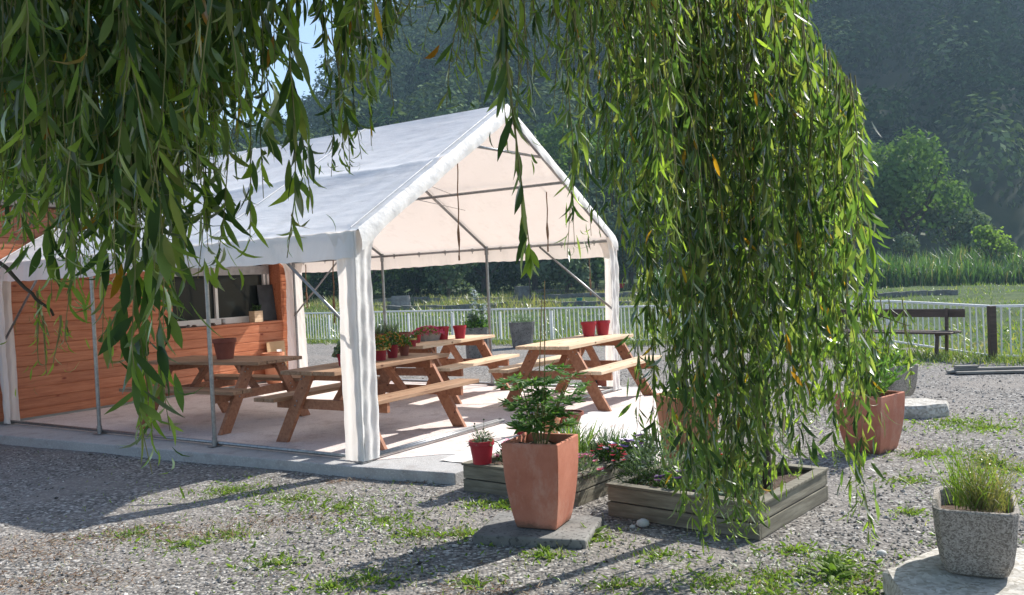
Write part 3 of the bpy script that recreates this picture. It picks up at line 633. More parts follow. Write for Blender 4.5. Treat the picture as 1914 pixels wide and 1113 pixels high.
# ------------------------------------------------------------------ picnic tables
M['pine_brown_shaded'] = wood('brown_shaded_table_top', (.19,.10,.055), (.31,.185,.11), (.41,.27,.175))  # browner, older pine, with the shade under the tent also put into the colour
def make_table(top='pine_top'):
    t = thing('picnic_table', (0, 0, 0), 0, 'x', 'picnic table', 'wooden picnic tables')
    mb = MB(); Lh = .9
    for k in range(5): mb.box((rng.uniform(-.004, .004), -.28+.14*k, .724), (2*Lh, .134, .038))
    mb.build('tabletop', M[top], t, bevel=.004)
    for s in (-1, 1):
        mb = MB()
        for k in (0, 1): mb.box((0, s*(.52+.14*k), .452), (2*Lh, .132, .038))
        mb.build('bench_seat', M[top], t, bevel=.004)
    for e in (-1, 1):
        x = e*.64
        for s in (-1, 1):
            mb = MB(); mb.beam((x, s*.24, .705), (x, s*.64, 0.002), .045, .12, up=(1, 0, 0)) if False else None
            # slanted leg with ends cut level
            w_ = .075; a = (s*.22, .704); c = (s*.63, 0.0); V = []
            for xx in (x-.022, x+.022):
                V += [(xx, a[0]-w_, a[1]), (xx, a[0]+w_, a[1]), (xx, c[0]+w_, c[1]), (xx, c[0]-w_, c[1])]
            mb.add(V, [(0,1,2,3), (7,6,5,4), (0,4,5,1), (1,5,6,2), (2,6,7,3), (3,7,4,0)])
            for (yy, zz) in ((s*.27, .66), (s*.31, .635), (s*.385, .42), (s*.41, .375)): mb.tube([(x-.03, yy, zz), (x+.03, yy, zz)], .008, 8, 1)
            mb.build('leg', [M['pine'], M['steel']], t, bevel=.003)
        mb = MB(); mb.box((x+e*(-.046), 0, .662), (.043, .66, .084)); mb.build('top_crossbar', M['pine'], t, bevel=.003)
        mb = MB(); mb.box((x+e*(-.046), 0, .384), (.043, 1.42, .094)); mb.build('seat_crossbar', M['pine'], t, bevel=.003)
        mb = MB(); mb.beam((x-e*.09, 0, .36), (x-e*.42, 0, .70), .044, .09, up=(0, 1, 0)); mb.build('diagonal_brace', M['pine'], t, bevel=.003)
    return t
TB = [(.7716, 10.6876, 58.98, 'sunlit picnic table on the right with two red pots at its far end'),
      (-1.4769, 8.9906, 58.44, 'picnic table behind the front tent leg with a row of planted pots'),
      (-3.3951, 10.2663, 151.2, 'shaded picnic table by the hut carrying one brown pot'),
      (-.9961, 11.7922, 61.49, 'rear middle picnic table carrying a pair of red pots and a zinc tub')]
t0 = make_table(); t2_ = make_table('pine_brown_shaded')
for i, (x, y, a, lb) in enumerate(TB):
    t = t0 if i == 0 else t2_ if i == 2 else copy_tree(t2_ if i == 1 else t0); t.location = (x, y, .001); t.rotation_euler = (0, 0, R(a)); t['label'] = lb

# ------------------------------------------------------------------ pots
ZT = .744
def round_pot(name, p, r, h, mat, label, group=None, plant=None, rim=None, taper=.68, soil=True):
    t = thing(name, tuple(p), rng.uniform(0, 6), label, 'plant pot', group); mb = MB(); rb = r*taper; z = h*.80
    mb.lathe([(rb, 0), (rb+(r-rb)*.72, z), (r*.97, z), (r, z+.005), (r*1.0, h), (r*.90, h), (r*.88, h*.86), (rb*.5, h*.85)], n=28)
    mb.build('body', mat, t, smooth=False)
    if rim:
        mb = MB(); mb.lathe([(r*1.003, z+.002), (r*1.012, z+.006), (r*1.012, h+.002), (r*.9, h+.002)], n=28); mb.build('rim', rim, t)
    if soil:
        mb = MB(); mb.lathe([(r*.5, h*.80), (r*.88, h*.89), (r*.1, h*.93)], n=16); mb.build('soil', M['soil'], t)
    if plant: plant(t, r, h)
    return t
def bushy(mat, hh, sp, n, ls, wd=.4, fl=None, nfl=0, fs=.02):
    def f(t, r, h):
        mb = MB(); d = rdir(n); d[:, 2] = np.abs(d[:, 2]); k = rng.random(n)**.5; P = d*k[:, None]*[sp, sp, hh]+[0, 0, h*.9]
        leaves(mb, P, d+rng.normal(0, .5, d.shape), rdir(n), rng.uniform(.6, 1.2, n)*ls, ls*wd, rng.uniform(-1, 1, n)); 
        for q in range(6):
            e = rng.normal(0, sp*.5, 3); mb.tube([(0, 0, h*.85), (e[0]*.5, e[1]*.5, h+hh*.4), (e[0], e[1], h*.9+hh*.8)], .003, 4)
        mb.build('plant', mat, t)
        if fl:
            d = rdir(nfl); d[:, 2] = np.abs(d[:, 2]); P = d*[sp, sp, hh]*1.02+[0, 0, h*.9]; mb = MB()
            for q in range(5):
                a = rng.uniform(0, 6.3, nfl); pd = np.cross(d, rdir(nfl)); leaves(mb, P, pd+d*.4, d, fs, fs*.8, .3)
            mb.build('blossom', fl, t)
    return f
PG = 'pots standing on the picnic tables'
round_pot('flower_pot', [*at(421, 671, ZT)[:2], ZT], .135, .235, M['terra_dark'], 'large empty brown pot with small white label on the shaded table by the hut', PG)
for i, (px, py, lb) in enumerate([(828, 635, 'left pot of the pair of red pots on the rear middle table'), (860, 633, 'right pot of the pair of red pots on the rear middle table')]):
    p = at(px, py, ZT); round_pot('flower_pot', [p[0], p[1], ZT], .092, .175, M['red'], lb, PG, taper=.70)
p = at(1101, 629, ZT); round_pot('flower_pot', [p[0], p[1], ZT], .10, .185, M['red'], 'front red pot of two at the far end of the sunlit right table', PG)
p = at(1120, 628, ZT)+[.06, .12, 0]; round_pot('flower_pot', [p[0], p[1], ZT], .10, .185, M['red'], 'rear red pot half hidden behind its twin on the sunlit right table', PG)
p = at(712, 674, ZT); round_pot('flower_pot', [p[0], p[1], ZT], .07, .13, M['darkred'], 'dark red pot with yellow rim and orange flowers, beside the front tent leg', PG, bushy(M['leaf_mid'], .13, .10, 220, .04, .6, M['orangepetal'], 60, .018), M['yellowrim'])
p = at(734, 669, ZT); round_pot('flower_pot', [p[0], p[1], ZT], .07, .14, M['darkred'], 'plain dark red pot of bronze leaves, second from the front tent leg', PG, bushy(M['leaf_mid'], .14, .11, 240, .04, .6, M['orangepetal'], 60, .016))
p = at(756, 665, ZT); round_pot('flower_pot', [p[0], p[1], ZT], .062, .115, M['terra_dark'], 'small brown clay pot at the right end of the row behind the tent leg', PG, bushy(M['leaf_mid'], .12, .08, 120, .035, .6, M['orangepetal'], 20, .014))
p = at(642, 684, ZT); round_pot('flower_pot', [p[0], p[1], ZT], .062, .12, M['red'], 'red pot of round green leaves showing left of the front tent leg', PG, bushy(M['leaf_grey'], .10, .09, 90, .05, .9))
p = at(772, 648, ZT); round_pot('flower_pot', [p[0], p[1], ZT], .05, .10, M['darkred'], 'tiny dark red pot with yellow rim at the near end of the rear table', PG, bushy(M['leaf_mid'], .07, .06, 60, .03, .6), M['yellowrim'])
p = at(780, 641, ZT); round_pot('flower_pot', [p[0], p[1], ZT], .055, .105, M['red'], 'little bright red pot just left of the zinc tub', PG, bushy(M['leaf_mid'], .05, .05, 40, .03, .6))
# zinc tub with pink flowers
p = at(801, 637, ZT); t = thing('zinc_tub', (p[0], p[1], ZT), R(25), 'oval zinc tub of pink flowers behind the two red pots', 'planter'); mb = MB()
mb.lathe([(.15, 0), (.20, .10), (.21, .11), (.20, .11), (.18, .08)], n=28, sx=1, sy=.6); mb.build('body', M['zinc'], t); bushy(M['leaf_light'], .09, .2, 260, .04, .5, M['pink'], 70, .03)(t, .1, .1)
# dark trough and rounded pot on the rear table
p = at(722, 652, ZT); t = thing('window_box', (p[0], p[1], ZT), R(5), 'dark terracotta trough with grey tufts behind the row of planted pots', 'planter'); mb = MB()
mb.lathe([(.85, 0), (1, .16), (1.03, .19), (.97, .19), (.9, .14)], n=28, sx=.17, sy=.10, sq=6); mb.build('body', M['terra_dark'], t)
mb = MB(); n = 260; P = np.stack([rng.uniform(-.15, .12, n), rng.uniform(-.06, .06, n), np.full(n, .14)], 1); blades(mb, P, rng.uniform(.12, .26, n), .008, .35); mb.build('plant', M['leaf_grey'], t)
p = at(752, 650, ZT); round_pot('flower_pot', [p[0], p[1], ZT], .115, .185, M['terra_dark'], 'rounded dark terracotta pot behind the small brown clay pot', PG, taper=.6)

# ------------------------------------------------------------------ tall square terracotta planters
def square_pot(p, rz, side, h, mat, label, name='tall_planter'):
    t = thing(name, tuple(p), rz, label, 'planter', 'tall terracotta planters'); mb = MB(); pr = []
    for k in range(13):
        f = k/12; s_ = side*(.70+.30*(1-(1-f)**2.0)**.9); pr.append((s_/2, f*h))
    e = pr[-1][0]; pr += [(e-.022, h), (e-.03, h-.06), (e*.3, h-.062)]
    n = 4; V = []; F = []
    for r, z in pr:
        for k in range(4): a = pi/4+k*pi/2; V.append((r*sqrt(2)*cos(a), r*sqrt(2)*sin(a), z))
    for i in range(len(pr)-1):
        for k in range(4): F.append((i*4+k, i*4+(k+1) % 4, (i+1)*4+(k+1) % 4, (i+1)*4+k))
    F.append((3, 2, 1, 0)); F.append(tuple(range(len(V)-4, len(V)))); mb.add(V, F); o = mb.build('body', mat, t, bevel=.007)
    mb = MB(); q = e-.032; mb.grid(lambda U, V_: ((U*2-1)*q, (V_*2-1)*q, h-.05+.012*nz(U*9, V_*9, 1.0)), 14, 14); mb.build('soil', M['soil'], t)
    return t
c0 = at(966, 986, -.045); c1 = at(1039, 992, -.045); c2 = at(1074, 972, -.045)
rz = atan2(c1[1]-c0[1], c1[0]-c0[0]); sb = np.linalg.norm((c1-c0)[:2]); ctr = (c0+c1)/2+np.array([-(c1-c0)[1], (c1-c0)[0], 0])/2
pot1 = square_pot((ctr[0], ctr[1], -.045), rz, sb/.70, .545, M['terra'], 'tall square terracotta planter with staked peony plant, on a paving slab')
# stone slab under it
mb = MB(); mb.box((0, 0, .005), (.72, .54, .09)); o = mb.build('paving_slab', M['old_concrete'], bevel=.012); o.location = (ctr[0]-.03, ctr[1]-.02, -.10); o.rotation_euler = (0, 0, rz+.12); tag(o, 'mossy grey paving slab beneath the tall terracotta planter', 'slab')
# peony: stems with divided leaves
mb = MB(); ms = MB(); NL = 0
for k in range(11):
    a = k*2.4; tip = np.array([cos(a)*rng.uniform(.08, .27), sin(a)*rng.uniform(.08, .25), .53+rng.uniform(.12, .47)]); b0 = np.array([cos(a)*.03, sin(a)*.03, .48]); md = (b0+tip)/2+[0, 0, .04]
    ms.tube([b0, md, tip], [.005, .004, .003], 5)
    for j in range(7):
        f = .3+.7*j/6; q = b0+(tip-b0)*f; a2 = a+j*2.4; pd = np.array([cos(a2), sin(a2), rng.uniform(.1, .6)]); pl = rng.uniform(.05, .10); e = q+pd*pl
        ms.tube([q, e], .0015, 3)
        for l in range(3):
            e2 = e+np.array([cos(a2+(l-1)*.8), sin(a2+(l-1)*.8), rng.uniform(-.3, .1)])*.03; n = 4
            dd = np.stack([np.cos(a2+(l-1)*.8+np.linspace(-.8, .8, n)), np.sin(a2+(l-1)*.8+np.linspace(-.8, .8, n)), rng.uniform(-.5, .15, n)], 1)
            leaves(mb, np.repeat(e2[None], n, 0), dd, np.cross(dd, [0, 0, 1])+rng.normal(0, .2, (n, 3)), rng.uniform(.05, .10, n), .026, rng.uniform(-.9, .2, n), .2)
pl = mb.build('plant', M['leaf_peony'], pot1); ms.build('stem', M['twig'], pl)
def obj_at(mbx, name, mat, wp, label, cat, group=None, **k):
    o = mbx.build(name, mat, **k); o.location = wp; return tag(o, label, cat, group)
pz = .43
for i, (tx, ty, lb) in enumerate([(1018, 525, 'tall thin bamboo cane stuck upright in the square terracotta planter'), (1013, 560, 'second thin cane leaning against the upright cane in the terracotta planter')]):
    q = aty(tx, ty, ctr[1]+.02); bs = np.array([ctr[0]+.02-.05*i, ctr[1]+.03*i, .46]); mb = MB(); mb.tube([bs, (bs+q)/2+[.003, 0, 0], q], [.005, .0045, .003], 6); obj_at(mb, 'garden_cane', M['bamboo'], (0, 0, 0), lb, 'cane')
q = aty(960, 560, ctr[1]); 
# second terracotta planter
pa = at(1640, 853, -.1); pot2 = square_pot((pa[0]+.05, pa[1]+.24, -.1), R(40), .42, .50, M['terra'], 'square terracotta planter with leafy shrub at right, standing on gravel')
mb = MB(); ms = MB()
for k in range(44):
    a = rng.uniform(0, 6.3); r = rng.uniform(.05, .38); tip = np.array([cos(a)*r, sin(a)*r, .5+rng.uniform(.15, .50)]); b0 = np.array([cos(a)*.05, sin(a)*.05, .44]); ms.tube([b0, (b0+tip)/2+[0, 0, .05], tip], [.005, .004, .002], 4); n = 26
    f = rng.uniform(.2, 1, n); P = b0+(tip-b0)*f[:, None]; d = rdir(n)*[1, 1, .6]+[0, 0, .5]+(tip-b0)*1.2; leaves(mb, P, d, rdir(n), rng.uniform(.05, .10, n), .016, rng.uniform(-.8, .8, n))
pl = mb.build('shrub', M['leaf_peony'], pot2); ms.build('stem', M['twig'], pl)

# ------------------------------------------------------------------ raised beds
def bed(p0, p1, p2, h, label, zb=-.1):
    p0, p1, p2 = (np.array(p[:2]) for p in (p0, p1, p2)); e1 = p1-p0; L1 = np.linalg.norm(e1); rz = atan2(e1[1], e1[0]); L2 = abs(np.dot(p2-p1, np.array([-e1[1], e1[0]])/L1))
    t = thing('raised_bed', (p0[0], p0[1], zb), rz, label, 'raised bed', 'weathered plank raised beds')
    for (cx, cy, lx, ly) in ((L1/2, .014, L1, .028), (L1/2, L2-.014, L1, .028), (.014, L2/2, .028, L2-.058), (L1-.014, L2/2, .028, L2-.058)):
        mb = MB()
        for k in range(2): mb.box((cx+rng.uniform(-.003, .003)*0, cy, h*(.25+.5*k)), (lx-.006*k, ly, h/2-.008))
        mb.build('side_boards', M['weath'] if lx > ly else M['weath_y'], t, bevel=.003)
    mb = MB(); w_ = .075
    mb.box((L1/2, w_/2-.01, h+.009), (L1+.01, w_, .018)); mb.box((L1/2, L2-w_/2+.01, h+.009), (L1+.01, w_, .018)); mb.box((w_/2-.01, L2/2, h+.0085), (w_, L2-2*w_+.02, .017)); mb.box((L1-w_/2+.01, L2/2, h+.0085), (w_, L2-2*w_+.02, .017))
    mb.build('capping', M['weath'], t, bevel=.003)
    mb = MB(); mb.grid(lambda U, V: (.03+U*(L1-.06), .03+V*(L2-.06), h-.035+.015*nz(U*6, V*6, 1.0)), 30, 30); mb.build('soil', M['soil'], t)
    return t, L1, L2, rz
M['weath_y'] = wood('weathered_planks_side', (.10,.09,.068), (.18,.165,.125), (.32,.30,.235), knots=(.1,.08,.05), rough=.85, isl=.15, axis=1)
A0 = at(867, 919, -.1); A1 = at(1081, 949, -.1); d1 = (A1-A0)[:2]; n1_ = np.array([-d1[1], d1[0]])/np.linalg.norm(d1)
bed1, b1x, b1y, b1r = bed(A0, A1, A1[:2]+n1_*1.15, .205, 'weathered raised bed with pink and purple flowers behind the square planter')
B0 = at(1137, 965, -.1); B1 = at(1420, 1012, -.1); B2 = at(1553, 935, -.1)
bed2, b2x, b2y, b2r = bed(B0, B1, B2, .205, 'weathered raised bed at the foot of the weeping willow')
def bw(P0, rz, x, y, z): return np.array([P0[0]+x*cos(rz)-y*sin(rz), P0[1]+x*sin(rz)+y*cos(rz), z])
def plant(name, P, label, cat, fol, hh, sp, n, ls, wd=.4, fl=None, nfl=0, fs=.025, blade=False, lean=.4, group=None):
    t = thing(name, tuple(P), rng.uniform(0, 6), label, cat, group); mb = MB()
    if blade:
        Q = np.stack([rng.normal(0, sp*.35, n), rng.normal(0, sp*.35, n), np.zeros(n)], 1); blades(mb, Q, rng.uniform(.5, 1.1, n)*hh, ls, lean, 0, 4)
    else:
        d = rdir(n); d[:, 2] = np.abs(d[:, 2]); k = rng.random(n)**.45; Q = d*k[:, None]*[sp, sp, hh]; leaves(mb, Q, d+rng.normal(0, .5, d.shape)+[0, 0, .3], rdir(n), rng.uniform(.6, 1.2, n)*ls, ls*wd, rng.uniform(-.9, .9, n))
    mb.build('foliage', M[fol], t)
    if fl:
        mb = MB(); d = rdir(nfl); d[:, 2] = np.abs(d[:, 2])+.2; Q = d/np.linalg.norm(d, axis=1, keepdims=True)*[sp, sp, hh]*1.03; up = np.tile([0, -.4, 1.], (nfl, 1))
        for q in range(5):
            a = 2*pi*q/5; pd = np.tile([cos(a), sin(a)*.9, .2+.4*sin(a)*.5], (nfl, 1)); leaves(mb, Q, pd, np.cross(up, pd), fs*1.5, fs*1.35, .3, .1, (.3, 1, .9, .3))
        mb.build('flowers', M[fl], t)
    return t
zb = .075
for (x, y, args) in [
    (.95, .20, ('dianthus_clump', 'pink flowered clump against the right board of the bed behind the square planter', 'flowers', 'leaf_grey', .15, .16, 420, .05, .18, 'pink', 26, .018)),
    (.98, .52, ('dianthus_clump', 'dark pink clump in the middle of the flower bed', 'flowers', 'tree_dark', .17, .15, 380, .05, .25, 'pink', 22, .016)),
    (.96, .80, ('petunia_clump', 'purple flowered clump near the far corner of the flower bed', 'flowers', 'leaf_mid', .16, .15, 260, .045, .5, 'purple', 16, .030)),
    (1.0, 1.02, ('marigold_clump', 'yellow-green leafy clump at the corner nearest the other bed', 'flowers', 'leaf_light', .16, .14, 260, .05, .4, 'purple', 8, .030)),
    (.45, .85, ('iris_clump', 'grey-green spiky grass clump at the back of the flower bed', 'plant', 'leaf_grey', .32, .22, 120, .010, .4)),
    (.62, .62, ('lily_clump', 'bright green strappy clump right behind the square planter', 'plant', 'leaf_light', .34, .18, 70, .016, .4)),
    (.28, .22, ('dianthus_clump', 'dark red flowered clump between red pot and square planter', 'flowers', 'tree_dark', .20, .10, 180, .04, .3, 'pink', 26, .014)),
    (.75, .95, ('lavender_clump', 'thin purple-grey lavender spikes at the back right of the flower bed', 'plant', 'leaf_grey', .26, .24, 160, .007, .4))]:
    nm, lb, cat, fol, hh, sp, n, ls, wd, *r_ = args; P = bw(A0, b1r, x, y, zb); bl = nm in ('iris_clump', 'lily_clump', 'lavender_clump')
    plant(nm, P, lb, cat, fol, hh, sp, n, ls, wd, *(r_ if r_ else (None, 0, .02)), blade=bl)
for (x, y, args) in [
    (.12, .20, ('lavender_clump', 'dark grey needle-leaved clump in the left corner of the willow bed', 'plant', 'tree_dark', .17, .17, 460, .05, .10, None, 0, .02)),
    (.14, .52, ('artemisia_clump', 'silvery green arching clump along the left side of the willow bed', 'plant', 'leaf_grey', .34, .26, 520, .09, .12, None, 0, .02)),
    (.44, .22, ('petunia_clump', 'purple and green clump at the front edge of the willow bed', 'flowers', 'leaf_mid', .13, .17, 280, .045, .5, 'purple', 10, .030)),
    (.52, .62, ('geranium_clump', 'red flowered leafy clump behind the hanging willow strands', 'flowers', 'leaf_mid', .24, .22, 340, .06, .6, 'redpetal', 14, .028)),
    (.80, .30, ('sage_clump', 'low grey leafy clump at the front corner of the willow bed', 'plant', 'leaf_grey', .12, .2, 260, .05, .4, None, 0, .02))]:
    nm, lb, cat, fol, hh, sp, n, ls, wd, f_, nf, fs_ = args; plant(nm, bw(B0, b2r, x, y, zb), lb, cat, fol, hh, sp, n, ls, wd, f_, nf, fs_)
# pots around the beds
P = bw(A0, b1r, .16, .045, .125)
round_pot('flower_pot', P, .098, .175, M['red'], 'red pot with wispy seed heads on the left corner of the flower bed', None, bushy(M['leaf_grey'], .07, .09, 110, .06, .12), taper=.7)
t = bpy.data.objects[-1] if False else None
mb = MB()
for k in range(5):
    a = k*1.3; q = np.array([P[0]+cos(a)*.06, P[1]+sin(a)*.05, P[2]+.22+.03*k]); mb.tube([P+[0, 0, .16], (P+[0, 0, .16]+q)/2+[cos(a)*.02, 0, 0], q], .0015, 4); mb.lathe([(.001, -.008), (.009, 0), (.001, .008)], c=q, n=8, m=1)
obj_at(mb, 'seed_stalks', [M['twig'], M['tree_dark']], (0, 0, 0), 'thin dry seed heads rising from the red pot on the flower bed corner', 'stalks')
p = at(976, 815, 0); round_pot('flower_pot', p, .075, .12, M['red'], 'small red pot on the terrace just left behind the square planter', None, bushy(M['leaf_mid'], .10, .09, 90, .05, .6))
p = at(1030, 812, 0); round_pot('flower_pot', p, .10, .17, M['terra_clay'], 'orange clay pot hidden behind the peony leaves', None, None)
p = at(1062, 800, 0); round_pot('bowl_planter', p, .165, .16, M['terra_dark'], 'wide brown bowl pot on the terrace behind the square planter', None, None, taper=.55)
p = at(1107, 722, 0); round_pot('flower_pot', [p[0], p[1], -.0], .085, .16, M['teal'], 'teal pot seen under the sunlit right table', None, None)
p = at(1030, 716, 0); round_pot('flower_pot', [p[0], p[1], 0], .06, .11, M['red'], 'small red pot seen under the sunlit right table', None, None)
p = at(963, 716, 0); t = thing('terracotta_trough', (p[0], p[1], 0), R(0), 'low terracotta trough seen between the two far table legs', 'planter'); mb = MB(); mb.lathe([(.8, 0), (1, .17), (1.03, .2), (.95, .2), (.9, .15)], n=28, sx=.22, sy=.1, sq=6); mb.build('body', M['terra_clay'], t)
p = at(1128, 722, 0); t = thing('terracotta_trough', (p[0], p[1], 0), R(0), 'brown terracotta box beside the teal pot near the right tent leg', 'planter'); mb = MB(); mb.lathe([(.8, 0), (1, .2), (1.05, .23), (.95, .23), (.9, .15)], n=28, sx=.1, sy=.1, sq=6); mb.build('body', M['terra_dark'], t)
# tan planter hidden behind willow
p = at(1290, 872, -.1); t = thing('stone_planter', (p[0], p[1], -.1), R(20), 'tall tan planter half hidden behind the left side of the willow curtain', 'planter'); mb = MB(); mb.lathe([(.80, 0), (.95, .4), (1, .55), (1.05, .6), (.95, .6), (.88, .54)], n=32, sx=.21, sy=.21, sq=7); mb.build('body', M['terra_clay'], t, bevel=0)
bushy(M['leaf_mid'], .16, .2, 240, .08, .25)(t, .2, .58)

# ------------------------------------------------------------------ stone troughs on stone blocks
def stone_block(pts, z0, z1, label, n=7):
    mb = MB(); c = np.mean([p[:2] for p in pts], 0); loops = []
    for k, (f, z) in enumerate([(1.0, z0), (1.03, z0+(z1-z0)*.4), (1.0, z1-.03), (.95, z1), (.5, z1+.006), (.05, z1+.004)]):
        ring = []; m_ = len(pts)
        for i in range(m_):
            for s in range(n):
                q = np.array(pts[i][:2])*(1-s/n)+np.array(pts[(i+1) % m_][:2])*(s/n); q = c+(q-c)*f*(1+.02*nz(q[0], q[1], 9., k)); ring.append((q[0]-c[0], q[1]-c[1], z+.006*float(nz(q[0], q[1], 14., k))))
        loops.append(ring)
    V = [v for r in loops for v in r]; L = len(loops[0]); F = [(i*L+k, i*L+(k+1) % L, (i+1)*L+(k+1) % L, (i+1)*L+k) for i in range(len(loops)-1) for k in range(L)]; F.append(tuple(range((len(loops)-1)*L, len(loops)*L)))
    mb.add(V, F); o = mb.build('stone_block', M['lightstone']); o.location = (c[0], c[1], 0); return tag(o, label, 'stone block', 'pale stone blocks under stone pots')
zt = .03
s0 = at(1652, 1062, zt); s1 = at(1745, 1022, zt); s2 = at(1914, 1020, zt); s3 = at(2020, 1080, zt); s4 = at(1950, 1180, zt); s5 = at(1700, 1150, zt)
stone_block([s5, s4, s3, s2, s1, s0][::1], -.14, zt, 'pale rounded stone block under the front speckled trough')
bc = at(1700, 757, .0); ang = np.linspace(0, 2*pi, 9)[:-1]
stone_block([np.array([bc[0]+.05+.36*cos(a), bc[1]+.30*sin(a)]) for a in ang], -.12, .03, 'round pale stone disc under the far stone pot', 3)
def trough(P, rz, wx, wy, h, label, front=.82):
    t = thing('stone_trough', tuple(P), rz, label, 'planter', 'speckled stone planters'); mb = MB(); n = 40
    prof = [(.66, 0), (.74, .012), (.86, h*.22), (.93, h*.5), (.98, h*.85), (1.0, h), (.985, h+.008), (.90, h+.008), (.87, h), (.82, h*.75), (.3, h*.74)]
    mb.lathe(prof, n=n, sx=wx/2, sy=wy/2, sq=8); mb.build('body', M['granite'], t, smooth=False)
    mb = MB(); mb.lathe([(.78, h*.66), (.84, h*.78), (.2, h*.82)], n=24, sx=wx/2, sy=wy/2, sq=4.5); mb.build('soil', M['soil'], t); return t
pc = at(1828, 1092, zt); tr = trough((pc[0]+.115, pc[1]+.23, zt+.004), R(-27), .365, .50, .315, 'speckled grey stone trough with a grass tuft in the front right corner')
mb = MB(); n = 160; Q = np.stack([rng.normal(.0, .06, n), rng.normal(0, .05, n), np.full(n, .28)], 1); blades(mb, Q, rng.uniform(.14, .40, n), .0045, .36, 0, 4); mb.build('grass_tuft', M['leaf_light'], tr)
mb = MB(); n = 260; Q = np.stack([rng.normal(.05, .04, n), rng.normal(-.02, .04, n), np.full(n, .28)], 1); blades(mb, Q, rng.uniform(.10, .30, n), .004, .4, 0, 4); Q = np.stack([rng.normal(.06, .07, 500), rng.normal(-.02, .06, 500), rng.uniform(.38, .56, 500)], 1); leaves(mb, Q, rdir(500), rdir(500), .012, .006, 0); mb.build('dry_tuft', M['grass_dry'], tr)
pc = at(1680, 742, .03); tr2 = trough((pc[0], pc[1]+.1, .03), R(20), .42, .36, .34, 'far speckled stone pot with leafy greens on a round stone disc')
bushy(M['leaf_light'], .22, .18, 160, .09, .55)(tr2, .2, .30)

# ------------------------------------------------------------------ white railing
def railing(p, q, label, nb, hgt=.86, posts=6):
    t = thing('railing', (p[0], p[1], -.1), atan2(q[1]-p[1], q[0]-p[0]), label, 'railing', 'white metal railings'); L = float(np.hypot(q[0]-p[0], q[1]-p[1]))
    mb = MB(); mb.box((L/2, 0, hgt-.02), (L, .06, .04)); mb.build('top_rail', M['white_metal'], t, bevel=.006)
    mb = MB(); mb.box((L/2, 0, .06), (L, .03, .03)); mb.build('bottom_rail', M['white_metal'], t)
    for k in range(posts): x = .02+(L-.04)*k/(posts-1); mb = MB(); mb.box((x, 0, hgt/2-.06), (.055, .045, hgt-.04)); mb.build('post', M['white_metal'], t)
    sp = L/(nb+1); xs_ = [(k+1)*sp for k in range(nb)]; xs_.sort(key=lambda x: -x)
    proto = None; rest = MB(); nrest = 0
    for i, x in enumerate(xs_):
        if min(abs(x-(.02+(L-.04)*k/(posts-1))) for k in range(posts)) < .05: continue
        if i < 98:
            if proto is None:
                mb = MB(); mb.box((0, 0, hgt/2+.015), (.022, .014, hgt-.11)); mb.box((0, 0, hgt-.055), (.03, .018, .02)); proto = mb.build('baluster', M['white_metal'], t); o = proto
            else: o = proto.copy(); COL.objects.link(o); o.parent = t
            o.location = (x, 0, 0); o.rotation_euler = (0, random.gauss(0, .014), 0)
        else: rest.box((x, 0, hgt/2+.015), (.022, .014, hgt-.11)); nrest += 1
    if nrest: o = rest.build('far_balusters', M['white_metal'], t); o['kind'] = 'stuff'
    return t
r0 = np.array([-10.6, 29.75]); r1 = np.array([7.38, 17.35]); r2 = np.array([7.52, 13.9]); r3 = r2+RD*5
railing(r0, r1, 'long white railing with thin balusters across the gravel yard behind the tent', 188, posts=15)
railing(r1, r2, 'short white railing run behind the end of the brown bench', 17, posts=2)
railing(r2, r3, 'white railing run leaving the frame right of the dark corner post', 36, posts=4)
mb = MB(); mb.box((0, 0, .42), (.10, .10, .86)); mb.box((0, 0, .02), (.13, .13, .05)); obj_at(mb, 'corner_post', M['brownwood'], (r2[0]-.02, r2[1]-.07, -.1), 'dark brown timber post at the corner of the white railing', 'post', bevel=.006)

# ------------------------------------------------------------------ bench
pl_ = np.array([5.65, 15.9]); pr_ = np.array([7.15, 14.25]); bl = np.linalg.norm(pr_-pl_); bz = atan2(pr_[1]-pl_[1], pr_[0]-pl_[0]); bl_c = (pl_+pr_)/2
bench = thing('park_bench', (bl_c[0], bl_c[1], -.1), bz, 'dark brown wooden bench in front of the white railing at right', 'bench')
mb = MB()
for y in (-.16, 0, .16): mb.box((0, y, .42), (bl, .13, .035))
mb.build('seat', M['brownwood'], bench, bevel=.01)
mb = MB(); mb.box((0, .30, .72), (bl+.06, .03, .14)); mb.build('backrest', M['brownwood'], bench, bevel=.014)
for x in (-bl/2+.25, bl/2-.25):
    mb = MB(); mb.beam((x, .22, 0), (x, .28, .80), .05, .04, up=(0, 1, 0)); mb.build('leg', M['brownwood'], bench)
    mb = MB(); mb.beam((x, -.2, 0), (x, -.12, .40), .05, .04, up=(0, 1, 0)); mb.build('leg', M['brownwood'], bench)
    mb = MB(); mb.box((x, .03, .385), (.05, .40, .035)); mb.build('seat_support', M['brownwood'], bench)
# plank pile
pp_ = at(1880, 697, -.1); t = thing('plank_pile', (pp_[0], pp_[1], -.1), R(-12), 'small pile of grey weathered planks lying on gravel at right', 'planks')
for k, (x, y, z, l) in enumerate([(0, 0, .03, 1.5), (.1, .12, .03, 1.6), (-.02, -.12, .03, 1.3), (.05, .03, .065, 1.4), (-.5, .02, .10, .3)]): mb = MB(); mb.box((x, y, z), (l, .11, .028), rz=rng.uniform(-.06, .06)); mb.build('plank', M['greywood'], t)
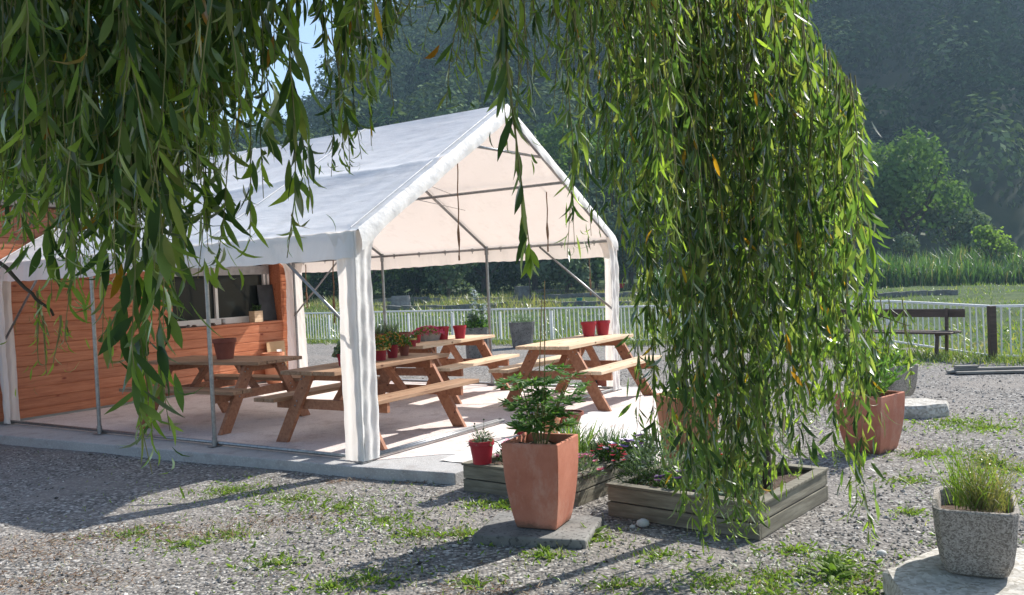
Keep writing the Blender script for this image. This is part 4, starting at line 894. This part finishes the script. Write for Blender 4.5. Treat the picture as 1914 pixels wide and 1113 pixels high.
# concrete planters by the railing
def cplanter(px, py, wd, h, label, fol, extra=None, taper=.85):
    p = at(px, py, -.1); t = thing('concrete_planter', (p[0], p[1], -.1), R(-34)*0+R(5), label, 'planter', 'grey concrete planters by the railing'); mb = MB()
    mb.lathe([(taper, 0), (1, h), (.9, h), (.88, h-.06), (.3, h-.06)], n=24, sx=wd/2, sy=wd/2, sq=8); mb.build('body', M['old_concrete'], t); fol(t, wd/2, h); return t
c1_ = cplanter(894, 672, .50, .66, 'square concrete planter with pale blue hollyhock behind the rear table', bushy(M['leaf_mid'], .22, .26, 260, .10, .6), taper=.95)
mb = MB(); ms = MB()
for k, (dx, top) in enumerate(((-.02, 1.45), (.16, 1.15), (-.12, .95))):
    ms.tube([(dx*.4, 0, .6), (dx, 0, top)], [.01, .004], 5); n = 60; P = np.stack([dx+rng.normal(0, .03, n), rng.normal(0, .03, n), rng.uniform(.65, top, n)], 1); leaves(ms, P, rdir(n)*[1, 1, .3], rdir(n), .09, .05, rng.uniform(-.6, .6, n))
    n = 46; P = np.stack([dx+rng.normal(0, .025, n), rng.normal(0, .025, n), rng.uniform(top-.40, top, n)], 1); leaves(mb, P, rdir(n), rdir(n), .045, .04, .4)
st_ = ms.build('stalk', M['leaf_grey'], c1_); mb.build('blossom', M['bluepetal'], c1_)
cplanter(977, 650, .58, .60, 'tapered concrete planter with grey grasses before the railing, right of the middle tent pole', bushy(M['leaf_grey'], .22, .26, 300, .16, .06), taper=.75)
p = at(905, 690, -.1)
# distant meadow objects
def block(px, py, zc, sx, sy, sz, label, cat, mat, name, rz=0, tilt=0):
    p = atg(px, py); mb = MB(); mb.lathe([(1, -.3), (1, sz*.5), (.98, sz), (.3, sz+.01)], n=28, sx=sx/2, sy=sy/2, sq=9); o = mb.build(name, mat, bevel=0); o.location = p; o.rotation_euler = (tilt, 0, rz); return tag(o, label, cat)
block(750, 573, -.25, 1.15, .4, .62, 'dark grey concrete slab leaning in the meadow left of the hollyhock', 'slab', M['old_concrete'], 'leaning_slab', R(15), R(-25))
block(977, 556, -.15, .9, .8, .72, 'dark square stone block in the meadow right of the middle tent pole', 'stone block', M['old_concrete'], 'meadow_block', R(20))
p = atg(991, 556); mb = MB(); mb.tube([(0, 0, -.2), (.02, 0, 3.2)], .045, 8); obj_at(mb, 'meadow_post', M['brownwood'], (p[0], p[1], float(gz(p[0], p[1]))), 'thin dark post standing beside the stone block in the meadow', 'post')
p = atg(1158, 545); t = thing('red_tub', (p[0], p[1], float(gz(p[0], p[1]))+.22), 0, 'red tub lying in the tall grass beyond the right tent leg', 'tub'); mb = MB(); mb.lathe([(.28, 0), (.36, .28), (.38, .30), (.35, .30), (.3, .1)], n=20); mb.build('body', M['red'], t)
p = atg(1083, 568); t = thing('teal_bucket', (p[0], p[1], float(gz(p[0], p[1]))), 0, 'small teal bucket in the meadow behind the railing, left of the right tent leg', 'bucket'); mb = MB(); mb.lathe([(.12, 0), (.16, .28), (.17, .3), (.15, .3)], n=16); mb.build('body', M['teal'], t)
# white stones
for k, (px, py, r, lb) in enumerate([(1202, 985, .045, 'whitish fist sized stone in front of the willow bed'), (1182, 988, .02, 'tiny pale stone left of the whitish stone'), (1648, 1040, .03, 'pale pebble beside the front stone block')]):
    p = at(px, py, -.1); mb = MB(); mb.lathe([(.2, -.8), (.8, -.4), (1, 0), (.8, .5), (.3, .8)], n=11, sx=1, sy=.8); o = mb.build('loose_stone', M['white_bits'], smooth=True); o.scale = (r, r, r*.8); o.location = (p[0], p[1], -.1+r*.5); tag(o, lb, 'stone', 'loose stones')

# ------------------------------------------------------------------ gravel, weeds, litter
GX = []
n = 70000; Y = 3.2+13*rng.random(n)**1.5; X = Y*rng.uniform(-.66, .70, n)
b = beyond(X, Y); loc = np.stack([X, Y], 1)-TA; uu = loc@TU; vv = loc@TV
def in_terr(u_, v_): return ((u_ > -.52+.06*(5-v_)*(v_ < 5.2)) & (u_ < 5.2) & (v_ > -1.05) & (v_ < 8)) | ((u_ > .3) & (u_ < 4.2) & (v_ > -2.4) & (v_ < 0))
def in_bed(X, Y):
    r = np.zeros(len(X), bool)
    for P0, rz_, lx, ly in ((A0, b1r, b1x, b1y), (B0, b2r, b2x, b2y)):
        dx, dy = X-P0[0], Y-P0[1]; a = dx*cos(rz_)+dy*sin(rz_); c = -dx*sin(rz_)+dy*cos(rz_); r |= (a > -.02) & (a < lx+.02) & (c > -.02) & (c < ly+.02)
    return r
k = (b < -.4) & ~in_terr(uu, vv) & ~in_bed(X, Y); den = nz(X, Y, .9, 3)+rng.normal(0, .9, n) > -.4+.9*(X < -.2)*(nz(X, Y, .9, 1) < .6); k &= den; X, Y = X[k], Y[k]; n = len(X)
r = rng.uniform(.005, .013, n)*np.where(rng.random(n) < .05, 2.0, 1); ang = rng.uniform(0, 6.3, n); el_ = rng.uniform(.6, 1.0, n)
base = np.array([(1,0,0),(.25,.9,.1),(-.8,.45,0),(-.7,-.6,.05),(.35,-.85,0),(.1,.05,.75),(.0,0,-.6)])
J = rng.normal(0, .12, (n, 7, 3)); Vv = (base[None]+J); Vv[:, :, 1] *= el_[:, None]; Vv[:, :, 2] *= rng.uniform(.5, 1, n)[:, None]
ca_, sa_ = np.cos(ang)[:, None], np.sin(ang)[:, None]; xx = Vv[:, :, 0]*ca_-Vv[:, :, 1]*sa_; yy = Vv[:, :, 0]*sa_+Vv[:, :, 1]*ca_
Vv = np.stack([xx, yy, Vv[:, :, 2]], -1)*r[:, None, None]+np.stack([X, Y, gz(X, Y)+r*.25], 1)[:, None]
F = np.array([(0,1,5),(1,2,5),(2,3,5),(3,4,5),(4,0,5),(1,0,6),(2,1,6),(3,2,6),(4,3,6),(0,4,6)])
mb = MB(); mb.add(Vv.reshape(-1, 3), ((np.arange(n)*7)[:, None, None]+F[None]).reshape(-1, 3)); struct(mb.build('gravel', M['pebble']), 'stuff', 'grey gravel stones of the yard')
# weeds
WP = [(430,918,.35),(560,932,.5),(640,950,.4),(720,975,.45),(780,1000,.3),(430,1000,.25),(515,1055,.3),(345,1020,.18),(690,1085,.3),(620,1100,.2),(900,945,.2),(940,950,.15),(860,1000,.25),(1110,1010,.22),(1020,1040,.18),(1330,1090,.35),(1450,1080,.3),(1600,1080,.35),(1560,1050,.2),(1440,1110,.3),(1700,960,.15),(1790,790,.5),(1740,850,.4),(1840,800,.5),(1900,880,.5),(1880,940,.35),(1700,900,.3),(1480,1030,.2),(1800,1010,.2),(250,1000,.2),(880,1090,.15),(1230,1040,.2),(1150,1095,.2),(1690,680,.5),(1600,1110,.3)]
mb = MB(); ml = MB(); lit = MB(); md = MB()
for px, py, rr in WP:
    c = at(px, py, -.1); n = int(1050*rr*(1 if c[1] < 7 else 1.5)); a = rng.uniform(0, 6.3, n); q = np.abs(rng.normal(0, .62, n))*rr*(1+.5*np.sin(a*3+px)); X = c[0]+np.cos(a)*q*1.4; Y = c[1]+np.sin(a)*q; k = ~in_bed(X, Y); P = np.stack([X, Y, gz(X, Y)-.002], 1)[k]; n = len(P)
    m_ = n//2; blades(mb, P[:m_], rng.uniform(.015, .065, m_), rng.uniform(.003, .008, m_), .8); 
    d = rdir(n-m_)*[1, 1, .3]+[0, 0, .35]; leaves(ml, P[m_:], d, rdir(n-m_), rng.uniform(.02, .06, n-m_), rng.uniform(.008, .02, n-m_), rng.uniform(-.8, .8, n-m_), .15)
    n2_ = int(90*rr*2); a = rng.uniform(0, 6.3, n2_); q = rng.normal(0, .8, n2_)*rr; P = np.stack([c[0]+np.cos(a)*q*1.5, c[1]+np.sin(a)*q, np.full(n2_, -.092)], 1); d = rdir(n2_)*[1, 1, .25]; leaves(lit, P, d, np.cross(d, [0, 0, 1])+rng.normal(0, .3, d.shape), rng.uniform(.02, .05, n2_), .006, rng.uniform(-.6, .6, n2_))
for px, py, rr in [(200,1005,.3),(130,1015,.3),(60,1040,.3),(40,1085,.4),(160,1090,.35),(260,990,.2),(800,900,.15),(640,900,.12),(380,1000,.2),(520,975,.3),(900,1110,.2)]:
    c = at(px, py, -.1); n = int(900*rr); P = np.stack([c[0]+rng.normal(0, rr, n), c[1]+rng.normal(0, rr*.35, n), np.full(n, -.092)], 1); d = rdir(n)*[1, 1, .25]; leaves(lit, P, d, np.cross(d, [0, 0, 1])+rng.normal(0, .3, d.shape), rng.uniform(.02, .055, n), .007, rng.uniform(-.8, .8, n))
n = 9000; Y = 3.8+10*rng.random(n)**1.3; X = Y*rng.uniform(-.62, .66, n); lo = np.stack([X, Y], 1)-TA; kk = (nz(X, Y, .8, 5)+rng.normal(0, .5, n) > .75) & ~in_terr(lo@TU, lo@TV) & ~in_bed(X, Y) & (beyond(X, Y) < -.3); X, Y = X[kk], Y[kk]
blades(mb, np.stack([X, Y, gz(X, Y)-.002], 1), rng.uniform(.012, .04, len(X)), .006, .9)
n = 9000; s = rng.uniform(0, 1, n); base_ = r0+(r1-r0)*s[:, None]; off = rng.normal(-.35, .35, n); X = base_[:, 0]-RD[1]*off; Y = base_[:, 1]+RD[0]*off
X2 = rng.uniform(4.5, 9.5, 5000); Y2 = 13.2+rng.normal(0, .55, 5000)+np.clip(8.2-X2, 0, 3)*.9
X = np.concatenate([X, X2]); Y = np.concatenate([Y, Y2]); blades(mb, np.stack([X, Y, gz(X, Y)-.01], 1), rng.uniform(.05, .22, len(X)), rng.uniform(.008, .02, len(X)), .5)
struct(mb.build('grass_tufts', M['grass']), 'stuff', 'low grass growing through the gravel')
struct(ml.build('weeds', M['leaf_light']), 'stuff', 'small leafy weeds growing through the gravel')
struct(lit.build('leaf_litter', M['litter']), 'stuff', 'dry brown willow leaves scattered on the gravel')
for i, (px, py, r, lb) in enumerate([(1105, 1000, .10, 'broad leaved dock growing at the right corner of the paving slab'), (940, 945, .08, 'spiky green weed at the foot of the flower bed'), (1015, 1035, .06, 'small leafy weed in front of the paving slab'), (1560, 1075, .13, 'strappy weed left of the front stone block'), (1860, 870, .14, 'leafy weed clump behind the grass trough')]):
    p = at(px, py, -.1); mb = MB(); n = 30; a = rng.uniform(0, 6.3, n); d = np.stack([np.cos(a), np.sin(a), rng.uniform(.3, 1.6, n)], 1); P = np.tile([0, 0, 0.], (n, 1))+rng.normal(0, r*.25, (n, 3))*[1, 1, 0]; leaves(mb, P, d, np.cross(d, [0, 0, 1]), rng.uniform(.6, 1.2, n)*r, r*.26, rng.uniform(.2, 1.1, n), .2); obj_at(mb, 'weed_plant', M['leaf_light'], (p[0], p[1], -.1), lb, 'weed')

# ------------------------------------------------------------------ weeping willow
wil = thing('weeping_willow', (1.62, 5.85, -.1), 0, 'weeping willow with curtains of hanging leafy strands framing the picture', 'tree')
WO = np.array([1.62, 5.85, -.1])
class WB:
    def __init__(s): s.leaf = dict(P=[], D=[], L=[], W=[], C=[], M=[]); s.tw = MB()
    def strand(s, x, y, ztop, zbot, size=.11, sp=.026, sway=.10, rs=None, old=1.0, young=.22, wr=.17):
        L = ztop-zbot
        if L <= .05: return
        n = max(6, int(L/.12)); ph = rng.uniform(0, 6.3, 2); aw = rng.uniform(.2, 1)*sway
        f = np.linspace(0, 1, n); px = x+aw*(np.sin(ph[0]+f*3)-sin(ph[0]))*f+.012*np.sin(f*L*9+ph[1]); py = y+aw*(np.cos(ph[1]+f*3)-cos(ph[1]))*f+.012*np.cos(f*L*8); pz = ztop-f*L
        pts = np.stack([px, py, pz], 1)-WO; s.tw.tube(list(pts), list(np.linspace(.0032, .0010, n)), 4, cap=False)
        m_ = int(L/sp*1.0)
        if m_ < 3: return
        t_ = np.sort(rng.random(m_)); P = np.stack([np.interp(t_, f, pts[:, j]) for j in range(3)], 1)
        dz = (1-t_)*L; yf = np.clip(1-dz/young, 0, 1)      # 1 at the tip
        a = rng.uniform(0, 6.3, m_); th = .10+.75*rng.random(m_)**1.6+.3*rng.random(m_)*yf
        D = np.stack([np.cos(a)*np.sin(th), np.sin(a)*np.sin(th), -np.cos(th)], 1)
        Ln = size*rng.uniform(.65, 1.15, m_)*(1-.45*yf); Wd = Ln*wr*rng.uniform(.8, 1.25, m_)*(1-.35*yf)
        # side twigs: a share of the leaves sits a little off the strand
        off = rng.random(m_) < .35; P[off] += np.stack([np.cos(a), np.sin(a), -.6*np.ones(m_)], 1)[off]*rng.uniform(.01, .07, m_)[off, None]
        mt = np.where(rng.random(m_) < .07+.85*yf, 1, 0); mt = np.where(rng.random(m_) < .012*old, 2, mt)
        s.leaf['P'].append(P); s.leaf['D'].append(D); s.leaf['L'].append(Ln); s.leaf['W'].append(Wd); s.leaf['C'].append(rng.normal(0, .7, m_)+1.3*yf*rng.choice([-1, 1], m_)); s.leaf['M'].append(mt)
    def build(s, name, parent):
        mb = MB(); c = {k: np.concatenate(v) for k, v in s.leaf.items()}; n = len(c['P'])
        leaves(mb, c['P'], c['D'], rdir(n), c['L'], c['W'], c['C'], rng.uniform(.05, .3), m=c['M'])
        o = mb.build(name, [M['willow'], M['willow_young'], M['willow_yellow']], parent, smooth=True); s.tw.build('hanging_twigs', M['twig'], o); return n
ENVL = [(-60, 330), (0, 340), (60, 400), (100, 420), (150, 500), (200, 510), (240, 480), (300, 490), (330, 420), (390, 340), (430, 330), (460, 220), (490, 130), (540, 100), (600, 110), (640, 200), (665, 190), (690, 20)]
ex, ey = zip(*ENVL); tot = 0
W1 = WB()
def hang(W, px, py, Y, top=3.1, **k):
    q = aty(px, py, Y); W.strand(q[0], Y, top, q[2], **k)
for i in range(250):
    Y = rng.uniform(1.7, 3.3); px = rng.uniform(-120, 480) if i % 8 else rng.uniform(470, 690)
    py = np.interp(px, ex, ey)+25-abs(rng.normal(0, 80))-rng.uniform(0, 90)*(Y > 2.5)
    q = aty(px, -60, Y); hang(W1, px, py, Y, top=max(3.0, q[2]+.2), size=float(rng.uniform(.055, .110)), sp=.021, wr=.19, sway=.05)
# long strands that reach below the mass
for px, py, Y in [(280, 885, 1.9), (268, 840, 1.95), (292, 800, 2.0), (285, 700, 1.9), (275, 620, 1.8), (190, 640, 2.0), (178, 600, 2.05), (205, 560, 1.95), (165, 520, 1.9), (330, 540, 2.1), (345, 600, 2.3), (395, 520, 2.3), (440, 500, 2.3), (575, 480, 2.0), (566, 400, 2.05), (455, 450, 2.1), (500, 370, 2.2), (120, 500, 1.9), (380, 470, 2.2), (240, 560, 2.2), (310, 520, 2.0), (648, 300, 2.4), (662, 270, 2.5), (100, 560, 2.1), (40, 480, 2.3), (20, 440, 2.6), (55, 460, 2.7), (75, 450, 2.6), (640, 325, 2.8), (655, 300, 2.9), (625, 330, 3.0), (745, 205, 2.8), (738, 190, 2.9), (750, 150, 2.7)]:
    hang(W1, px, py, Y, top=aty(px, -60, Y)[2]+.2, size=.105 if py > 380 else .075, sp=.018, sway=.03, wr=.22)
tot += W1.build('foliage', wil)
# top fringe between the curtains
W2 = WB()
for i in range(64):
    px = rng.uniform(690, 1180); Y = rng.uniform(2.2, 4.2); py = rng.uniform(-20, 110)+60*(850 < px < 950)+60*(px > 1050); hang(W2, px, py, Y, top=aty(px, -80, Y)[2]+.2, size=.085, sp=.026)
for px, py, Y in [(880, 205, 2.5), (905, 190, 2.4), (938, 290, 2.3), (950, 215, 2.35), (985, 220, 2.5), (1000, 205, 2.6), (965, 180, 2.5), (1048, 215, 3.2), (1035, 190, 3.0)]: hang(W2, px, py, Y, top=aty(px, -80, Y)[2]+.2, size=.09, sp=.026, sway=.03)
# one spray hanging in front of the gable
for px, py, Y in [(992, 480, 1.9)]:
    q = aty(px, py, Y); tp_ = aty(930, -60, Y); L_ = tp_[2]-q[2]; n = 30; f = np.linspace(0, 1, n); pts = np.stack([tp_[0]+(q[0]-tp_[0])*f**1.2, np.full(n, Y), tp_[2]-f*L_], 1)-WO; W2.tw.tube(list(pts), list(np.linspace(.004, .0012, n)), 5)
    t_ = np.concatenate([rng.uniform(0, .55, 26), np.array([.58, .63, .68, .70, .74, .78, .83, .86, .90, .93, .95, .97, .98, .99, 1])]); P = np.stack([np.interp(t_, f, pts[:, j]) for j in range(3)], 1); m_ = len(t_); a = rng.uniform(0, 6.3, m_); th = rng.uniform(.1, .5, m_)
    W2.leaf['P'].append(P); W2.leaf['D'].append(np.stack([np.cos(a)*np.sin(th), np.sin(a)*np.sin(th), -np.cos(th)], 1)); W2.leaf['L'].append(rng.uniform(.07, .11, m_)*(1-.4*(t_ > .93))); W2.leaf['W'].append(rng.uniform(.014, .021, m_)); W2.leaf['C'].append(rng.normal(0, .5, m_)); W2.leaf['M'].append(np.where(t_ > .9, 1, 0))
tot += W2.build('foliage', wil)
# loose curtain (1080..1300 px)
W3 = WB()
for i in range(66):
    Y = rng.uniform(3.2, 5.2); px = rng.uniform(1085, 1290); py = np.interp(px, [1085, 1150, 1200, 1250, 1300], [330, 420, 470, 500, 560])-abs(rng.normal(0, 110)); hang(W3, px, py, Y, top=aty(px, -80, Y)[2]+.2, size=.095, sp=.034)
for px, py, Y in [(1085, 480, 3.0), (1095, 460, 3.1), (1120, 440, 3.2), (1190, 510, 3.6), (1225, 470, 3.4), (1240, 330, 2.6), (1215, 330, 2.7), (1150, 480, 3.6), (1170, 540, 4.2), (1225, 560, 4.4)]: hang(W3, px, py, Y, top=aty(px, -80, Y)[2]+.2, size=.10, sp=.026, sway=.04)
tot += W3.build('foliage', wil)
# the dense main curtain
W4 = WB()
for i in range(145):
    Y = float(np.clip(rng.normal(4.6, .36), 3.8, 5.35)); px = float(rng.uniform(1235, 1610) if i % 3 else np.clip(rng.normal(1420, 90), 1235, 1600))
    lim = np.interp(px, [1210, 1250, 1300, 1420, 1470, 1540, 1600], [760, 860, 1000, 1010, 880, 800, 620]); py = lim-abs(rng.normal(0, 170))
    if Y < 4.4: py = lim-abs(rng.normal(0, 60))*(1 if i % 2 else 4)
    topx = px+(px-1400)*-.15; hang(W4, px, py, Y, top=aty(px, -60, Y)[2]+.1 if px < 1530 else aty(px, 30+(px-1530)*1.6, Y)[2], size=float(rng.uniform(.075, .120)), sp=.031, old=1.5, sway=.09, wr=.20)
for px, py, Y in [(1310, 1030, 4.2), (1345, 1000, 4.25), (1400, 1015, 4.3), (1415, 980, 4.2), (1440, 930, 4.3), (1290, 960, 4.2), (1235, 900, 4.4), (1228, 800, 4.5), (1500, 880, 4.2), (1535, 860, 4.3), (1560, 940, 4.2), (1575, 880, 4.1), (1600, 1020, 4.0), (1592, 960, 4.05), (1610, 900, 4.1), (1212, 830, 4.6), (1600, 700, 4.3), (1620, 840, 4.2), (1640, 760, 4.3), (1665, 720, 4.4), (1690, 720, 4.5), (1650, 680, 4.4), (1580, 780, 4.4), (1625, 700, 4.6), (1605, 560, 4.6), (1608, 440, 4.5), (1590, 500, 4.4), (1600, 330, 4.3)]:
    tpx = aty(px, 30, Y)[2] if px < 1560 else aty(px, 560 if px > 1612 else 140, Y)[2]; hang(W4, px, py, Y, top=tpx, size=.105, sp=.022, sway=.05)
tot += W4.build('foliage', wil)
# trunk, limbs
mb = MB(); T0 = np.array([0, 0, .12]); mb.tube([T0+[0, 0, -.3], [0, 0, .5], [.02, -.03, 1.3], [-.03, -.08, 2.2], [-.08, -.2, 3.2], [-.1, -.3, 4.0]], [.065, .05, .042, .038, .034, .028], 10); mb.build('trunk', M['bark'], wil, smooth=True)
def limb(pts, r0_, r1_):
    pts = [np.array(p)-WO for p in pts]; mb = MB(); P = []
    for k in range(len(pts)-1):
        for s in range(5): P.append(pts[k]+(pts[k+1]-pts[k])*s/5+rng.normal(0, .012 if r0_ > .01 else .002, 3))
    P.append(pts[-1]); mb.tube(P, list(np.linspace(r0_, r1_, len(P))), 7); mb.build('branch', M['bark'], wil, smooth=True)
limb([(1.52, 5.6, 3.8), (1.2, 5.0, 4.5), (.4, 4.0, 4.7), (-.5, 3.0, 4.2), (-1.0, 2.4, 3.6)], .035, .012)
limb([(1.52, 5.6, 3.9), (1.3, 4.9, 4.5), (1.0, 4.2, 4.5), (.6, 3.2, 4.0), (.4, 2.6, 3.5)], .03, .010)
limb([(1.52, 5.55, 3.7), (1.6, 5.0, 4.1), (1.8, 4.7, 3.7), (1.92, 4.5, 3.3)], .025, .006)
limb([(1.5, 5.6, 3.9), (1.0, 5.3, 4.5), (.4, 4.9, 4.4), (.3, 4.6, 4.0)], .025, .008)
limb([(.4, 4.0, 4.7), (-.6, 3.6, 4.5), (-1.4, 3.0, 4.0), (-1.8, 2.6, 3.6)], .025, .008)
q0 = aty(0, 492, 2.1); q1 = aty(60, 550, 2.1); q2 = aty(100, 590, 2.1); limb([q0-[.3, 0, -.2], q0, q1, q2], .006, .003)
q3 = aty(1560, 560, 4.4); q4 = aty(1700, 610, 4.4); limb([aty(1480, 520, 4.6), q3, q4], .008, .002)
W6 = WB()
for px, py, ty in [(75, 640, 560), (90, 700, 590), (60, 620, 545), (105, 690, 590), (115, 650, 600), (98, 600, 570), (80, 680, 570)]: hang(W6, px, py, 2.1, top=aty(px, ty, 2.1)[2], size=.06, sp=.010, sway=.01, young=.6)
tot += W6.build('foliage', wil)
# upper canopy, unseen above the frame, added and thickened to shade the left curtain
mb = MB(); n = 70000; c = np.array([[.9, 2.8, 3.3], [1.4, 3.3, 3.6], [.4, 2.9, 3.4], [-.3, 3.0, 3.6], [-1.3, 2.4, 3.4], [.5, 3.9, 4.1], [1.0, 4.7, 4.6], [-.4, 1.9, 3.3], [-1.9, 1.9, 3.2], [.9, 3.3, 3.9], [.2, 2.4, 3.5]]); ci = rng.integers(0, 11, n); P = c[ci]+rng.normal(0, 1, (n, 3))*[.55, .5, .28]
lim = 2.10+.36*np.clip(P[:, 1], .6, 9); P[:, 2] = np.maximum(P[:, 2], lim+rng.random(n)*.7); D = rdir(n)*[1, 1, .5]+[0, 0, -.8]
leaves(mb, P-WO, D, rdir(n), rng.uniform(.09, .14, n), rng.uniform(.018, .028, n), rng.normal(0, .6, n)); mb.build('foliage', M['willow'], wil, smooth=True)
print('willow leaves', tot, 'forest crowns', cnt)

# ------------------------------------------------------------------ haze
mb = MB(); mb.box((0, 150, 80), (640, 420, 164)); hz = mb.build('haze', M['hill']); struct(hz, 'stuff')
m, t, o = newmat('haze_air'); pv = N(t, 'VolumePrincipled'); pv.inputs['Color'].default_value = (.52,.76,1,1); pv.inputs['Density'].default_value = .00062; pv.inputs['Anisotropy'].default_value = .3
t.links.new(pv.outputs[0], o.inputs['Volume']); hz.data.materials.clear(); hz.data.materials.append(m)
